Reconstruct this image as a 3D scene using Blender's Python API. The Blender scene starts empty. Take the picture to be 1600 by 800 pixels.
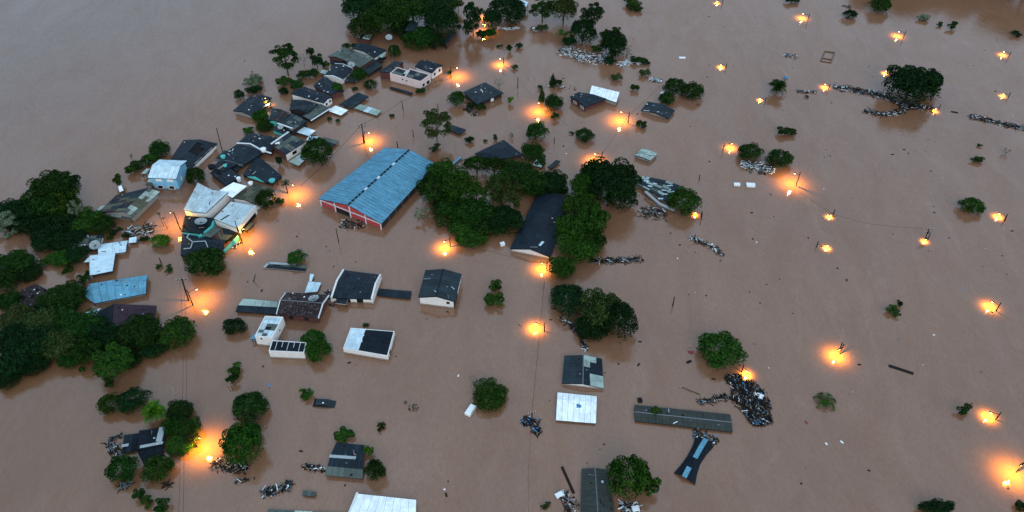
import bpy, math, random
import numpy as np
from mathutils import Vector, Matrix
R = math.radians
S = bpy.context.scene
C = S.collection
rng = random.Random(7)

# ---------------------------------------------------------------- camera
TH, F, H = R(44.0), 1250.0, 130.0          # pitch below the horizon, focal length (photo pixels), height in metres
cam_data = bpy.data.cameras.new('camera')
cam_data.sensor_width = 36.0
cam_data.lens = F / 1600 * 36.0
cam_data.clip_start = 1.0
cam_data.clip_end = 6000.0
cam = bpy.data.objects.new('camera', cam_data)
cam.location = (0, 0, H)
cam.rotation_euler = (R(90) - TH, 0, 0)
C.objects.link(cam)
S.camera = cam

# ---------------------------------------------------------------- sky and sun
SUN_EL, SUN_AZ = R(32), R(165)
world = bpy.data.worlds.new('World')
S.world = world
world.use_nodes = True
wn, wl = world.node_tree.nodes, world.node_tree.links
wn.clear()
sky = wn.new('ShaderNodeTexSky')
sky.sky_type = 'NISHITA'
sky.sun_disc = False
sky.sun_elevation = SUN_EL
sky.sun_rotation = SUN_AZ
sky.air_density = 1.0
sky.dust_density = 2.0
wmix = wn.new('ShaderNodeMix'); wmix.data_type = 'RGBA'     # cloud cover evens the sky out
wmix.inputs[0].default_value = 0.72
wmix.inputs[7].default_value = (6.3, 8.7, 11.2, 1)
wl.new(sky.outputs[0], wmix.inputs[6])
bg = wn.new('ShaderNodeBackground')
bg.inputs[1].default_value = 0.1
wl.new(wmix.outputs[2], bg.inputs[0])
wo = wn.new('ShaderNodeOutputWorld')
wl.new(bg.outputs[0], wo.inputs[0])

sd = bpy.data.lights.new('sun', 'SUN')
sd.energy = 0.85
sd.angle = R(40)
sd.color = (1.0, 0.93, 0.85)
sun = bpy.data.objects.new('sun', sd)
sun.rotation_euler = (R(90) - SUN_EL, 0, R(180) - SUN_AZ)
C.objects.link(sun)

S.view_settings.view_transform = 'Standard'
S.view_settings.look = 'None'
S.view_settings.exposure = 0.34
S.view_settings.gamma = 1.0
S.cycles.sample_clamp_indirect = 4.0
S.cycles.max_bounces = 5
S.cycles.diffuse_bounces = 2
S.cycles.glossy_bounces = 3
S.cycles.caustics_reflective = False
S.cycles.caustics_refractive = False
LAMP_W = 2900.0

# ---------------------------------------------------------------- placing things: where a sight line meets a height
cs_, sn_ = math.cos(TH), math.sin(TH)
def ray(px, py):
    u, v = (px - 800) / F, (400 - py) / F
    return Vector((u, cs_ + v * sn_, -sn_ + v * cs_))
def G(px, py, z=0.0):
    d = ray(px, py)
    t = (z - H) / d.z
    return Vector((d.x * t, d.y * t, z))
def proj(p):
    x, y, z = p[0], p[1], p[2] - H
    dep = y * cs_ - z * sn_
    return 800 + F * x / dep, 400 - F * (y * sn_ + z * cs_) / dep
def ppm(p):                                  # photo pixels per metre at a point
    return F / (p[1] * cs_ - (p[2] - H) * sn_)

# ---------------------------------------------------------------- materials
MATS = {}
def newmat(name):
    m = bpy.data.materials.new(name)
    m.use_nodes = True
    nt = m.node_tree
    b = nt.nodes['Principled BSDF']
    return m, nt, b
def ramp(nt, fac, stops):
    r = nt.nodes.new('ShaderNodeValToRGB')
    while len(r.color_ramp.elements) < len(stops): r.color_ramp.elements.new(0.5)
    for e, (p, c) in zip(r.color_ramp.elements, stops):
        e.position = p; e.color = (*c, 1)
    nt.links.new(fac, r.inputs[0])
    return r.outputs[0]
def noise(nt, vec, scale, detail=4, rough=.6, dist=0):
    n = nt.nodes.new('ShaderNodeTexNoise')
    n.inputs['Scale'].default_value = scale
    n.inputs['Detail'].default_value = detail
    n.inputs['Roughness'].default_value = rough
    n.inputs['Distortion'].default_value = dist
    if vec is not None: nt.links.new(vec, n.inputs['Vector'])
    return n.outputs['Fac']
def math_(nt, op, a, b=None, c=None):
    n = nt.nodes.new('ShaderNodeMath'); n.operation = op
    for i, v in enumerate((a, b, c)):
        if v is None: continue
        if isinstance(v, (int, float)): n.inputs[i].default_value = v
        else: nt.links.new(v, n.inputs[i])
    return n.outputs[0]
def mixc(nt, fac, a, b, mode='MIX'):
    n = nt.nodes.new('ShaderNodeMix'); n.data_type = 'RGBA'; n.blend_type = mode
    for i, v in ((0, fac), (6, a), (7, b)):
        if isinstance(v, (int, float)): n.inputs[i].default_value = v
        elif isinstance(v, tuple): n.inputs[i].default_value = (*v, 1)
        else: nt.links.new(v, n.inputs[i])
    return n.outputs[2]
def mul3(c, k): return tuple(min(1, x * k) for x in c)

def plain(name, col, rough=.7, spec=.4, var=.35, metal=0.0, scale=1.3, dirt=(.10, .085, .065)):
    """weathered paint, wall or timber: colour with fine and coarse noise and mud stains"""
    m, nt, b = newmat(name)
    geo = nt.nodes.new('ShaderNodeNewGeometry')
    n1 = noise(nt, geo.outputs['Position'], scale, 5, .65)
    n2 = noise(nt, geo.outputs['Position'], scale * 6, 3, .6)
    c = ramp(nt, n1, [(.25, mul3(col, 1 - var)), (.55, col), (.8, mul3(col, 1 + var * .3))])
    f = math_(nt, 'MULTIPLY', math_(nt, 'GREATER_THAN', n2, .6), .25)
    c = mixc(nt, f, c, dirt)
    if 'wall' in name or name in ('brick', 'turquoise'):      # wet silt line just above the water
        sz = nt.nodes.new('ShaderNodeSeparateXYZ'); nt.links.new(geo.outputs['Position'], sz.inputs[0])
        lv = math_(nt, 'SUBTRACT', math_(nt, 'MULTIPLY_ADD', n2, .35, .22), sz.outputs[2])
        c = mixc(nt, math_(nt, 'MULTIPLY', math_(nt, 'MULTIPLY', lv, 6), .8), c, (.13, .075, .045)) if False else mixc(nt, math_(nt, 'MULTIPLY', math_(nt, 'GREATER_THAN', lv, 0), .75), c, (.12, .07, .042))
    nt.links.new(c, b.inputs['Base Color'])
    b.inputs['Roughness'].default_value = rough
    b.inputs['Specular IOR Level'].default_value = spec
    b.inputs['Metallic'].default_value = metal
    MATS[name] = m
    return m
def sheet(name, col, rib=1.0, dash=.35, rough=.6, var=.45, spec=.15, dirt=(.05, .045, .04), dirty=.4):
    """corrugated or fibre cement sheet: each one its own tone, ribs run down the slope, streaks and lichen"""
    m, nt, b = newmat(name)
    oi = nt.nodes.new('ShaderNodeObjectInfo')
    uv = nt.nodes.new('ShaderNodeUVMap')
    geo = nt.nodes.new('ShaderNodeNewGeometry')
    sep = nt.nodes.new('ShaderNodeSeparateXYZ'); nt.links.new(uv.outputs[0], sep.inputs[0])
    tone = math_(nt, 'MULTIPLY_ADD', oi.outputs['Random'], var, 1 - var * .55)
    n1 = noise(nt, geo.outputs['Position'], .55, 5, .65)
    tone = math_(nt, 'MULTIPLY', tone, math_(nt, 'MULTIPLY_ADD', n1, .9, .55))
    # streaks stretched down the slope
    mp = nt.nodes.new('ShaderNodeMapping'); mp.inputs['Scale'].default_value = (2.6, .35, 1)
    nt.links.new(uv.outputs[0], mp.inputs['Vector'])
    st = noise(nt, mp.outputs[0], 1.6, 4, .6)
    tone = math_(nt, 'MULTIPLY', tone, math_(nt, 'MULTIPLY_ADD', st, .8, .6))
    rgb = nt.nodes.new('ShaderNodeCombineXYZ')
    for i in range(3):
        nt.links.new(math_(nt, 'MULTIPLY', tone, col[i]), rgb.inputs[i])
    c = rgb.outputs[0]
    if dash:
        w = math_(nt, 'FRACT', math_(nt, 'MULTIPLY', sep.outputs[0], 1.0 / rib))
        ln = math_(nt, 'LESS_THAN', w, .16)
        brk = math_(nt, 'GREATER_THAN', noise(nt, geo.outputs['Position'], 1.1, 3, .7), .5)
        c = mixc(nt, math_(nt, 'MULTIPLY', math_(nt, 'MULTIPLY', ln, brk), dash), c, mul3(col, .3))
    n3 = noise(nt, geo.outputs['Position'], 2.4, 6, .7)
    f = math_(nt, 'MULTIPLY', math_(nt, 'GREATER_THAN', n3, .58), dirty)
    c = mixc(nt, f, c, dirt)
    nt.links.new(c, b.inputs['Base Color'])
    b.inputs['Roughness'].default_value = rough
    b.inputs['Specular IOR Level'].default_value = spec
    wv = math_(nt, 'SINE', math_(nt, 'MULTIPLY', sep.outputs[0], 2 * math.pi / .35))
    bp = nt.nodes.new('ShaderNodeBump'); bp.inputs['Strength'].default_value = .35; bp.inputs['Distance'].default_value = .05
    nt.links.new(wv, bp.inputs['Height']); nt.links.new(bp.outputs[0], b.inputs['Normal'])
    MATS[name] = m
    return m
def leafmat(name, a, b_, c_):
    m, nt, b = newmat(name)
    geo = nt.nodes.new('ShaderNodeNewGeometry')
    oi = nt.nodes.new('ShaderNodeObjectInfo')
    n = noise(nt, geo.outputs['Position'], .8, 3, .7)
    f = math_(nt, 'ADD', math_(nt, 'MULTIPLY', geo.outputs['Random Per Island'], .5), math_(nt, 'MULTIPLY', math_(nt, 'SUBTRACT', n, .28), 1.0))
    col = ramp(nt, f, [(.15, a), (.5, b_), (.92, c_)])
    hs = nt.nodes.new('ShaderNodeHueSaturation')
    nt.links.new(math_(nt, 'MULTIPLY_ADD', oi.outputs['Random'], .03, .485), hs.inputs['Hue'])
    nt.links.new(math_(nt, 'MULTIPLY_ADD', oi.outputs['Random'], .5, .75), hs.inputs['Value'])
    nt.links.new(col, hs.inputs['Color'])
    nt.links.new(hs.outputs[0], b.inputs['Base Color'])
    b.inputs['Roughness'].default_value = .7
    b.inputs['Specular IOR Level'].default_value = .06
    MATS[name] = m
    return m

sheet('navy', (.009, .018, .028), dash=.3)
sheet('slate', (.016, .028, .036), dash=.3)
sheet('greygreen', (.075, .098, .088), dash=.25)
sheet('olive', (.042, .048, .030), dash=.25)
sheet('mossy', (.080, .086, .058), dash=.3)
sheet('blue', (.088, .255, .37), rib=.95, dash=.9, var=.22, dirty=.1)
sheet('steelblue', (.11, .30, .42), rib=1.5, dash=.35, var=.2, dirty=.15)
sheet('pale', (.27, .36, .33), dash=.25, dirty=.3)
sheet('zinc', (.42, .54, .58), dash=.35, var=.22, dirty=.25, dirt=(.16, .19, .2))
sheet('icy', (.50, .66, .74), dash=.25, var=.15, dirty=.15, dirt=(.2, .25, .28))
sheet('whitesheet', (.80, .88, .90), dash=.04, var=.08, dirty=.06, dirt=(.45, .48, .48))
sheet('maroon', (.032, .016, .026), rib=.6, dash=.6, var=.3)
sheet('browntile', (.022, .014, .016), rib=.5, dash=.5, dirt=(.16, .14, .13), dirty=.6)
sheet('glassdark', (.005, .010, .016), dash=.1, rough=.5, spec=.1, dirty=.1)
sheet('ash', (.036, .043, .039), var=.14, dirty=.3)
plain('deck', (.008, .008, .009), var=.3, spec=.1)
plain('whitewall', (.70, .70, .68), var=.15)
plain('pinkwall', (.66, .53, .50), var=.12)
plain('bluewall', (.19, .46, .66), var=.15)
plain('redwall', (.42, .05, .055), var=.25)
plain('brick', (.09, .030, .024), var=.4)
plain('greywall', (.24, .24, .23), var=.3)
plain('turquoise', (.07, .43, .40), var=.2)
plain('darkwall', (.018, .013, .012), var=.4)
plain('trimwhite', (.62, .68, .70), var=.2)
plain('trimgrey', (.11, .135, .15), var=.3)
plain('lattice', (.30, .36, .38), var=.2)
plain('wood', (.022, .015, .011), var=.5, spec=.04)
plain('palewood', (.28, .21, .15), var=.4)
plain('concrete', (.20, .19, .18), var=.3)
plain('metaldark', (.010, .012, .014), var=.3, spec=.06)
plain('bark', (.06, .045, .035), var=.4, scale=4)
plain('palebark', (.17, .15, .13), var=.4, scale=4)
plain('whitejunk', (.72, .78, .80), var=.1)
plain('bluejunk', (.06, .22, .42), var=.3)
plain('redjunk', (.16, .02, .025), var=.3)
plain('carpaint', (.008, .018, .026), rough=.25, spec=.25, var=.2)
plain('glass', (.006, .01, .013), rough=.15, spec=.3, var=.1)
plain('rubber', (.02, .02, .02), rough=.8)
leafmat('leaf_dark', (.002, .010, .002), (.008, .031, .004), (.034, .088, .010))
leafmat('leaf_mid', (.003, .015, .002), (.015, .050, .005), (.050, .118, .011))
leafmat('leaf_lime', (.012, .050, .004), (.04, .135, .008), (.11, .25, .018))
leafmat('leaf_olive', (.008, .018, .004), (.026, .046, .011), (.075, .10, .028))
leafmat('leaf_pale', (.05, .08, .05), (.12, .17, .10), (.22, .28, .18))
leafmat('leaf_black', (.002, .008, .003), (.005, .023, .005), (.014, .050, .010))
m, nt, b = newmat('lamp_glow')
b.inputs['Base Color'].default_value = (1, .6, .2, 1)
b.inputs['Emission Color'].default_value = (1, .62, .25, 1)
b.inputs['Emission Strength'].default_value = 14
MATS['lamp_glow'] = m

# ---------------------------------------------------------------- object helpers
def tag(o, label=None, cat=None, group=None, kind=None):
    if label: o['label'] = label
    if cat: o['category'] = cat
    if group: o['group'] = group
    if kind: o['kind'] = kind
    return o
def empty(name, loc, label, cat, group=None, rz=0):
    o = bpy.data.objects.new(name, None)
    o.location = loc
    o.rotation_euler = (0, 0, rz)
    o.empty_display_size = .5
    C.objects.link(o)
    return tag(o, label, cat, group)
def base_of(parent):
    v = Vector((0, 0, 0))
    while parent is not None:
        v += parent.location
        parent = parent.parent
    return v
def mesh(name, verts, faces, mat, parent=None, local=False, uvs=None, smooth=False):
    """one mesh object; world vertices are taken relative to the thing they belong to"""
    me = bpy.data.meshes.new(name)
    if parent is not None and not local:
        b0 = base_of(parent)
        verts = [Vector(v) - b0 for v in verts]
    me.from_pydata([tuple(v) for v in verts], [], faces)
    mats = mat if isinstance(mat, (list, tuple)) else [mat]
    for m_ in mats: me.materials.append(MATS[m_])
    if uvs is not None:
        uvl = me.uv_layers.new(name='UVMap')
        for lp in me.loops: uvl.data[lp.index].uv = uvs[lp.vertex_index]
    if smooth:
        me.polygons.foreach_set('use_smooth', [True] * len(me.polygons))
    me.update()
    o = bpy.data.objects.new(name, me)
    C.objects.link(o)
    if parent is not None: o.parent = parent
    return o
BOXF = [(0, 3, 2, 1), (4, 5, 6, 7), (0, 1, 5, 4), (1, 2, 6, 5), (2, 3, 7, 6), (3, 0, 4, 7)]
class MB:
    """collects boxes, bars and tubes into one mesh"""
    def __init__(s): s.v = []; s.f = []; s.m = []
    def add(s, vs, fs, mi=0):
        n = len(s.v); s.v += [Vector(v) for v in vs]; s.f += [tuple(i + n for i in f) for f in fs]; s.m += [mi] * len(fs)
    def box8(s, p, mi=0): s.add(p, BOXF, mi)
    def box(s, c, size, rot=None, mi=0):
        x, y, z = size[0] / 2, size[1] / 2, size[2] / 2
        p = [Vector(q) for q in ((-x, -y, -z), (x, -y, -z), (x, y, -z), (-x, y, -z), (-x, -y, z), (x, -y, z), (x, y, z), (-x, y, z))]
        if rot is not None: p = [rot @ q for q in p]
        s.box8([q + Vector(c) for q in p], mi)
    def tube(s, a, b, r0, r1=None, n=6, mi=0):
        a, b = Vector(a), Vector(b); r1 = r0 if r1 is None else r1
        d = (b - a).normalized(); t = d.orthogonal().normalized(); w = d.cross(t)
        vs = []
        for c, r in ((a, r0), (b, r1)):
            for i in range(n):
                an = 2 * math.pi * i / n; vs.append(c + t * (math.cos(an) * r) + w * (math.sin(an) * r))
        fs = [(i, (i + 1) % n, n + (i + 1) % n, n + i) for i in range(n)] + [tuple(range(n - 1, -1, -1)), tuple(range(n, 2 * n))]
        s.add(vs, fs, mi)
    def build(s, name, mat, parent=None, local=False, smooth=False):
        o = mesh(name, s.v, s.f, mat, parent, local, smooth=smooth)
        if isinstance(mat, (list, tuple)): o.data.polygons.foreach_set('material_index', s.m)
        return o
def lerp(a, b, t): return a + (b - a) * t
def bil(q, u, v): return lerp(lerp(q[0], q[1], u), lerp(q[3], q[2], u), v)
def slab(q, h0, h1, nrm):
    return [p + nrm * h0 for p in q] + [p + nrm * h1 for p in q]

def slope(root, roof, q, mats, pat=None, cell=11.0, nu=None, nv=None, holes=(), thick=.05, lift=.03, name='roof_sheet'):
    """covers one slope with separate sheets; q = eave start, eave end, top end, top start"""
    q = [Vector(p) for p in q]
    s = ppm((q[0] + q[2]) / 2)
    Lu = ((q[1] - q[0]).length + (q[2] - q[3]).length) / 2
    Lv = ((q[3] - q[0]).length + (q[2] - q[1]).length) / 2
    nrm = (q[1] - q[0]).cross(q[3] - q[0])
    if nrm.length < 1e-6: nrm = Vector((0, 0, 1))
    nrm.normalize()
    if nrm.z < 0: nrm = -nrm
    nu = nu or max(1, round(Lu * s / cell)); nv = nv or max(1, round(Lv * s * .8 / (cell * 1.15)))
    mats = mats if isinstance(mats, (list, tuple)) else [mats]
    for j in range(nv):
        for i in range(nu):
            if (i, j) in holes: continue
            g = .02
            u0, u1 = i / nu + g / max(Lu, .1), (i + 1) / nu - g / max(Lu, .1)
            v0, v1 = j / nv - (.05 / Lv if j else -.0), (j + 1) / nv
            c = [bil(q, u0, v0), bil(q, u1, v0), bil(q, u1, v1), bil(q, u0, v1)]
            if (c[2] - c[3]).length < .02: c[2] = lerp(c[2], c[1], .01)
            dz = lift + rng.random() * .035 + (nv - j) * .0
            tl = rng.uniform(-.012, .012)
            vs = [p + nrm * (dz + (tl if k in (0, 1) else -tl) + (.03 if k < 2 else 0)) for k, p in enumerate(c)]
            vs = vs + [p + nrm * thick for p in vs]
            uvs = [(u0 * Lu, v0 * Lv), (u1 * Lu, v0 * Lv), (u1 * Lu, v1 * Lv), (u0 * Lu, v1 * Lv)] * 2
            mt = pat(i, j, nu, nv) if pat else rng.choice(mats)
            if mt is None: continue
            mesh(name, vs, BOXF, mt, roof, uvs=uvs)

def inset(P, d):
    cx = sum((p for p in P), Vector()) / 4
    out = []
    for i in range(4):
        a, b, c = P[i - 1], P[i], P[(i + 1) % 4]
        e1 = (a - b); e1.z = 0; e2 = (c - b); e2.z = 0
        out.append(b + e1.normalized() * d + e2.normalized() * d)
    return out
def auto_ridge(A, B, rpx, ze):
    """height at which the sight line of rpx crosses the vertical plane through A and B"""
    d = ray(*rpx); o = Vector((0, 0, H))
    n = (B - A).cross(Vector((0, 0, 1)))
    t = (A - o).dot(n) / d.dot(n)
    p = o + d * t
    tt = (p - A).dot(B - A) / (B - A).dot(B - A)
    return min(max(tt, .15), .85), p.z

HOUSES = {}
def house(key, name, label, E, ze, sheets='navy', wall='whitewall', ridge=None, kind='gable', rise=None, hipk=.3, k=.5,
          pats=None, holes=((), ()), over=.35, fascia=None, cap=None, windows=(), cat='house', cell=11.0, zs=None, bottom=-1.5, nuv=None, rpart='roof_sheet'):
    """E: the four eave corners (A, B, C, D); the ridge runs from over AB to over CD"""
    if zs is None: zs = [ze] * 4
    P = [G(x, y, z) for (x, y), z in zip(E, zs)]
    ctr = sum(P, Vector()) / 4
    root = empty(name, (ctr.x, ctr.y, 0), label, cat)
    A, B, Cc, D = P
    nu, nv = nuv or (None, None)
    W = inset(P, over)
    base = [Vector((p.x, p.y, bottom)) for p in W]
    top = [Vector((p.x, p.y, z - .06)) for p, z in zip(W, [q.z for q in W])]
    if kind == 'flat':
        quads = [[A, B, Cc, D]]
        wv = base + top; wf = BOXF
        edges = [(A, B), (B, Cc), (Cc, D), (D, A)]
    else:
        if ridge:
            t1, z1 = auto_ridge(A, B, ridge[0], ze)
            t2, z2 = auto_ridge(D, Cc, ridge[1], ze)
            zr = (z1 + z2) / 2
            w = ((B - A).length + (Cc - D).length) / 2
            zr = min(max(zr, ze + .08 * w), ze + .38 * w)
            t1 = t2 = (t1 + t2) / 2
            if abs(t1 - .5) < .12: t1 = t2 = .5
        else:
            t1 = t2 = k
            w = ((B - A).length + (Cc - D).length) / 2
            zr = ze + (rise if rise is not None else .16 * w)
        R1, R2 = lerp(A, B, t1), lerp(D, Cc, t2)
        R1 = Vector((R1.x, R1.y, zr)); R2 = Vector((R2.x, R2.y, zr))
        if kind == 'hip':
            a_, b_ = R1.copy(), R2.copy()
            R1, R2 = lerp(a_, b_, hipk), lerp(b_, a_, hipk)
            quads = [[A, D, R2, R1], [B, Cc, R2, R1], [A, B, R1, R1], [D, Cc, R2, R2]]
            wv = base + top; wf = BOXF
        else:
            quads = [[A, D, R2, R1], [B, Cc, R2, R1]]
            W1, W2 = lerp(W[0], W[1], t1), lerp(W[3], W[2], t2)
            wv = base + top + [Vector((W1.x, W1.y, zr - .12)), Vector((W2.x, W2.y, zr - .12))]
            wf = [(0, 3, 2, 1), (0, 1, 5, 8, 4), (1, 2, 6, 5), (2, 3, 7, 9, 6), (3, 0, 4, 7), (4, 8, 9, 7), (8, 5, 6, 9)]
        edges = [(A, R1), (B, R1), (D, R2), (Cc, R2)] if kind == 'gable' else []
    if wall: mesh('wall', wv, wf, wall, root)
    rv = MB()
    for q in quads:
        n_ = (q[1] - q[0]).cross(q[3] - q[0]); n_.normalize()
        if n_.z < 0: n_ = -n_
        qq = [p.copy() for p in q]
        for a_ in range(4):
            for b_ in range(3):
                u0, u1, v0, v1 = .004 + a_ * .248, .004 + (a_ + 1) * .248, .004 + b_ * .33, .004 + (b_ + 1) * .33
                top = [bil(qq, u0, v0), bil(qq, u1, v0), bil(qq, u1, v1), bil(qq, u0, v1)]
                rv.box8([p - n_ * (.16 + .004 * ((a_ + b_) % 2)) for p in top] + [p - n_ * .06 for p in top])
    roof = rv.build('roof', 'deck', root)
    for qi, q in enumerate(quads):
        pt = pats[qi] if pats and qi < len(pats) else None
        slope(root, roof, q, sheets, pt, cell, nu, nv, holes[qi] if qi < len(holes) else ())
    if fascia:
        f = MB()
        for a, b in edges:
            d = (b - a).normalized(); up = Vector((0, 0, 1)); sd_ = d.cross(up).normalized() * .09
            f.box8([a - sd_ - up * .22, a + sd_ - up * .22, b + sd_ - up * .22, b - sd_ - up * .22,
                    a - sd_ + up * .16, a + sd_ + up * .16, b + sd_ + up * .16, b - sd_ + up * .16])
        if f.v: f.build('fascia', fascia, root)
    if cap and kind != 'flat':
        c = MB(); u = Vector((0, 0, .14)); c.tube(R1 + u * .6, R2 + u * .6, .12, n=6)
        c.build('ridge_cap', cap, roof)
    for (side, t, z, w, h, fm, pm) in windows:
        a, b = Vector(W[side]), Vector(W[(side + 1) % 4])
        d = (b - a); d.z = 0; d.normalize()
        o_ = Vector((d.y, -d.x, 0))
        cen = (W[0] + W[2]) / 2
        p = lerp(a, b, t); p.z = z
        if (p - Vector((cen.x, cen.y, z))).dot(o_) < 0: o_ = -o_
        def bx(w_, h_, e0, e1):
            pts = []
            for zz in (-h_ / 2, h_ / 2):
                pts += [p + d * (-w_ / 2) + o_ * e0 + Vector((0, 0, zz)), p + d * (w_ / 2) + o_ * e0 + Vector((0, 0, zz)),
                        p + d * (w_ / 2) + o_ * e1 + Vector((0, 0, zz)), p + d * (-w_ / 2) + o_ * e1 + Vector((0, 0, zz))]
            return pts
        wf_ = mesh('window', bx(w, h, -.05, .06), BOXF, fm, root)
        mesh('pane', bx(w * .78, h * .78, .0, .085), BOXF, pm, wf_)
    HOUSES[key] = dict(root=root, roof=roof, P=P, W=W, quads=quads, R=(R1, R2) if kind != 'flat' else None)
    return root

def parapet(key, name, label, E, zt, wall='whitewall', sheets='slate', drop=.25, thick=.22, pats=None, nuv=None, windows=(), cat='house', step=None):
    P = [G(x, y, zt) for x, y in E]
    ctr = sum(P, Vector()) / 4
    root = empty(name, (ctr.x, ctr.y, 0), label, cat)
    I = inset(P, thick)
    for i in range(4):
        a, b, c, d = P[i], P[(i + 1) % 4], I[(i + 1) % 4], I[i]
        e = .002 * i
        lo = [Vector((p.x, p.y, -1.5)) for p in (a, b, c, d)]; hi = [Vector((p.x, p.y, zt + e)) for p in (a, b, c, d)]
        mesh('wall', lo + hi, BOXF, wall, root)
    q = [Vector((p.x, p.y, zt - drop)) for p in inset(P, thick + .01)]
    roof = MB(); roof.box8(slab(q, -.1, .0, Vector((0, 0, 1)))); roof = roof.build('roof', 'deck', root)
    slope(root, roof, [q[0], q[1], q[2], q[3]], sheets, pats, nu=nuv[0] if nuv else None, nv=nuv[1] if nuv else None)
    W = P
    for (side, t, z, w, h, fm, pm) in windows:
        a, b = Vector(W[side]), Vector(W[(side + 1) % 4]); d = (b - a).normalized(); o_ = Vector((d.y, -d.x, 0))
        p = lerp(a, b, t); p.z = z
        if (p - Vector((ctr.x, ctr.y, z))).dot(o_) < 0: o_ = -o_
        def bx(w_, h_, e0, e1):
            pts = []
            for zz in (-h_ / 2, h_ / 2):
                pts += [p + d * (-w_ / 2) + o_ * e0 + Vector((0, 0, zz)), p + d * (w_ / 2) + o_ * e0 + Vector((0, 0, zz)),
                        p + d * (w_ / 2) + o_ * e1 + Vector((0, 0, zz)), p + d * (-w_ / 2) + o_ * e1 + Vector((0, 0, zz))]
            return pts
        wf_ = mesh('window', bx(w, h, -.05, .06), BOXF, fm, root)
        mesh('pane', bx(w * .78, h * .78, .0, .085), BOXF, pm, wf_)
    HOUSES[key] = dict(root=root, roof=roof, P=P, W=P)
    return root

def bar(parent, name, pts, w, h, mat, zoff=0.0):
    """a strip of trim following world points"""
    f = MB()
    for a, b in zip(pts[:-1], pts[1:]):
        a, b = Vector(a), Vector(b); d = (b - a).normalized(); sd_ = d.cross(Vector((0, 0, 1))).normalized() * (w / 2); u = Vector((0, 0, 1))
        a = a + u * zoff; b = b + u * zoff
        f.box8([a - sd_, a + sd_, b + sd_, b - sd_, a - sd_ + u * h, a + sd_ + u * h, b + sd_ + u * h, b - sd_ + u * h])
    return f.build(name, mat, parent)
def onroof(key, px, py, qi=None):
    """point where a sight line meets a roof slope of a built house"""
    hs = HOUSES[key]; o = Vector((0, 0, H)); d = ray(px, py)
    qs = hs.get('quads') or [[Vector((p.x, p.y, p.z)) for p in hs['P']]]
    best = None
    for q in qs:
        n_ = (q[1] - q[0]).cross(q[3] - q[0])
        if n_.length < 1e-6: continue
        n_.normalize(); t = (q[0] - o).dot(n_) / d.dot(n_); p = o + d * t
        # inside test in plan
        c = sum(q, Vector()) / 4
        dist = (Vector((p.x, p.y)) - Vector((c.x, c.y))).length
        if best is None or dist < best[0]: best = (dist, p)
    return best[1]
# ---------------------------------------------------------------- flood water
m, nt, b = newmat('flood_water')
geo = nt.nodes.new('ShaderNodeNewGeometry')
P_ = geo.outputs['Position']
mp = nt.nodes.new('ShaderNodeMapping'); mp.inputs['Rotation'].default_value = (0, 0, R(28)); mp.inputs['Scale'].default_value = (1, .45, 1)
nt.links.new(P_, mp.inputs['Vector'])
n_big = noise(nt, mp.outputs[0], .012, 5, .6, 1.2)
n_mid = noise(nt, mp.outputs[0], .07, 6, .7, 2.2)
n_fin = noise(nt, mp.outputs[0], 2.2, 5, .75)
c1 = ramp(nt, n_big, [(.3, (.170, .082, .046)), (.5, (.205, .107, .063)), (.7, (.242, .132, .083))])
c2 = mixc(nt, math_(nt, 'MULTIPLY', ramp(nt, n_mid, [(.42, (0, 0, 0)), (.72, (1, 1, 1))]), .45), c1, (.262, .145, .086))
mp2 = nt.nodes.new('ShaderNodeMapping'); mp2.inputs['Rotation'].default_value = (0, 0, R(-35)); mp2.inputs['Scale'].default_value = (1, .42, 1)
nt.links.new(P_, mp2.inputs['Vector'])
n_str = noise(nt, mp2.outputs[0], .055, 7, .72, 3.0)
c2 = mixc(nt, math_(nt, 'MULTIPLY', ramp(nt, n_str, [(.55, (0, 0, 0)), (.68, (1, 1, 1))]), .32), c2, (.30, .19, .13))
c2 = mixc(nt, math_(nt, 'MULTIPLY', ramp(nt, n_str, [(.30, (1, 1, 1)), (.42, (0, 0, 0))]), .4), c2, (.145, .070, .036))
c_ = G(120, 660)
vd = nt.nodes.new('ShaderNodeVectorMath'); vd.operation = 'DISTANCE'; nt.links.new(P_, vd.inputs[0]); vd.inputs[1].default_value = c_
less_sky = ramp(nt, math_(nt, 'MULTIPLY_ADD', math_(nt, 'SUBTRACT', n_big, .5), .9, math_(nt, 'MULTIPLY', vd.outputs['Value'], .011)), [(.15, (1, 1, 1)), (.75, (0, 0, 0))])   # darker brown painted into the lower left, where less sky is reflected
c2 = mixc(nt, math_(nt, 'MULTIPLY', less_sky, .55), c2, (.125, .062, .024))
ra, rb = G(250, 235), G(560, 30); rd = (rb - ra).normalized(); rn_ = Vector((-rd.y, rd.x, 0))
vr = nt.nodes.new('ShaderNodeVectorMath'); vr.operation = 'DOT_PRODUCT'; nt.links.new(P_, vr.inputs[0]); vr.inputs[1].default_value = rn_
riv = ramp(nt, math_(nt, 'MULTIPLY_ADD', math_(nt, 'SUBTRACT', n_big, .5), .8, math_(nt, 'MULTIPLY', math_(nt, 'SUBTRACT', vr.outputs['Value'], ra.dot(rn_) - 10), .011)), [(.0, (0, 0, 0)), (.9, (1, 1, 1))])   # greyer tone painted over the open river, imitating sky reflected at grazing angles
c2 = mixc(nt, math_(nt, 'MULTIPLY', riv, .75), c2, (.150, .112, .092))
c3 = mixc(nt, math_(nt, 'MULTIPLY', math_(nt, 'SUBTRACT', n_fin, .33), 1.5), c2, (.135, .06, .026))
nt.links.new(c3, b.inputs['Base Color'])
b.inputs['Specular IOR Level'].default_value = 0.0      # silty body below, clear reflecting film of water on top
b.inputs['Roughness'].default_value = 1.0
sheen = noise(nt, mp2.outputs[0], .05, 6, .7, 2.5)
sheen2 = noise(nt, mp.outputs[0], 1.4, 4, .7, .5)
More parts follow.
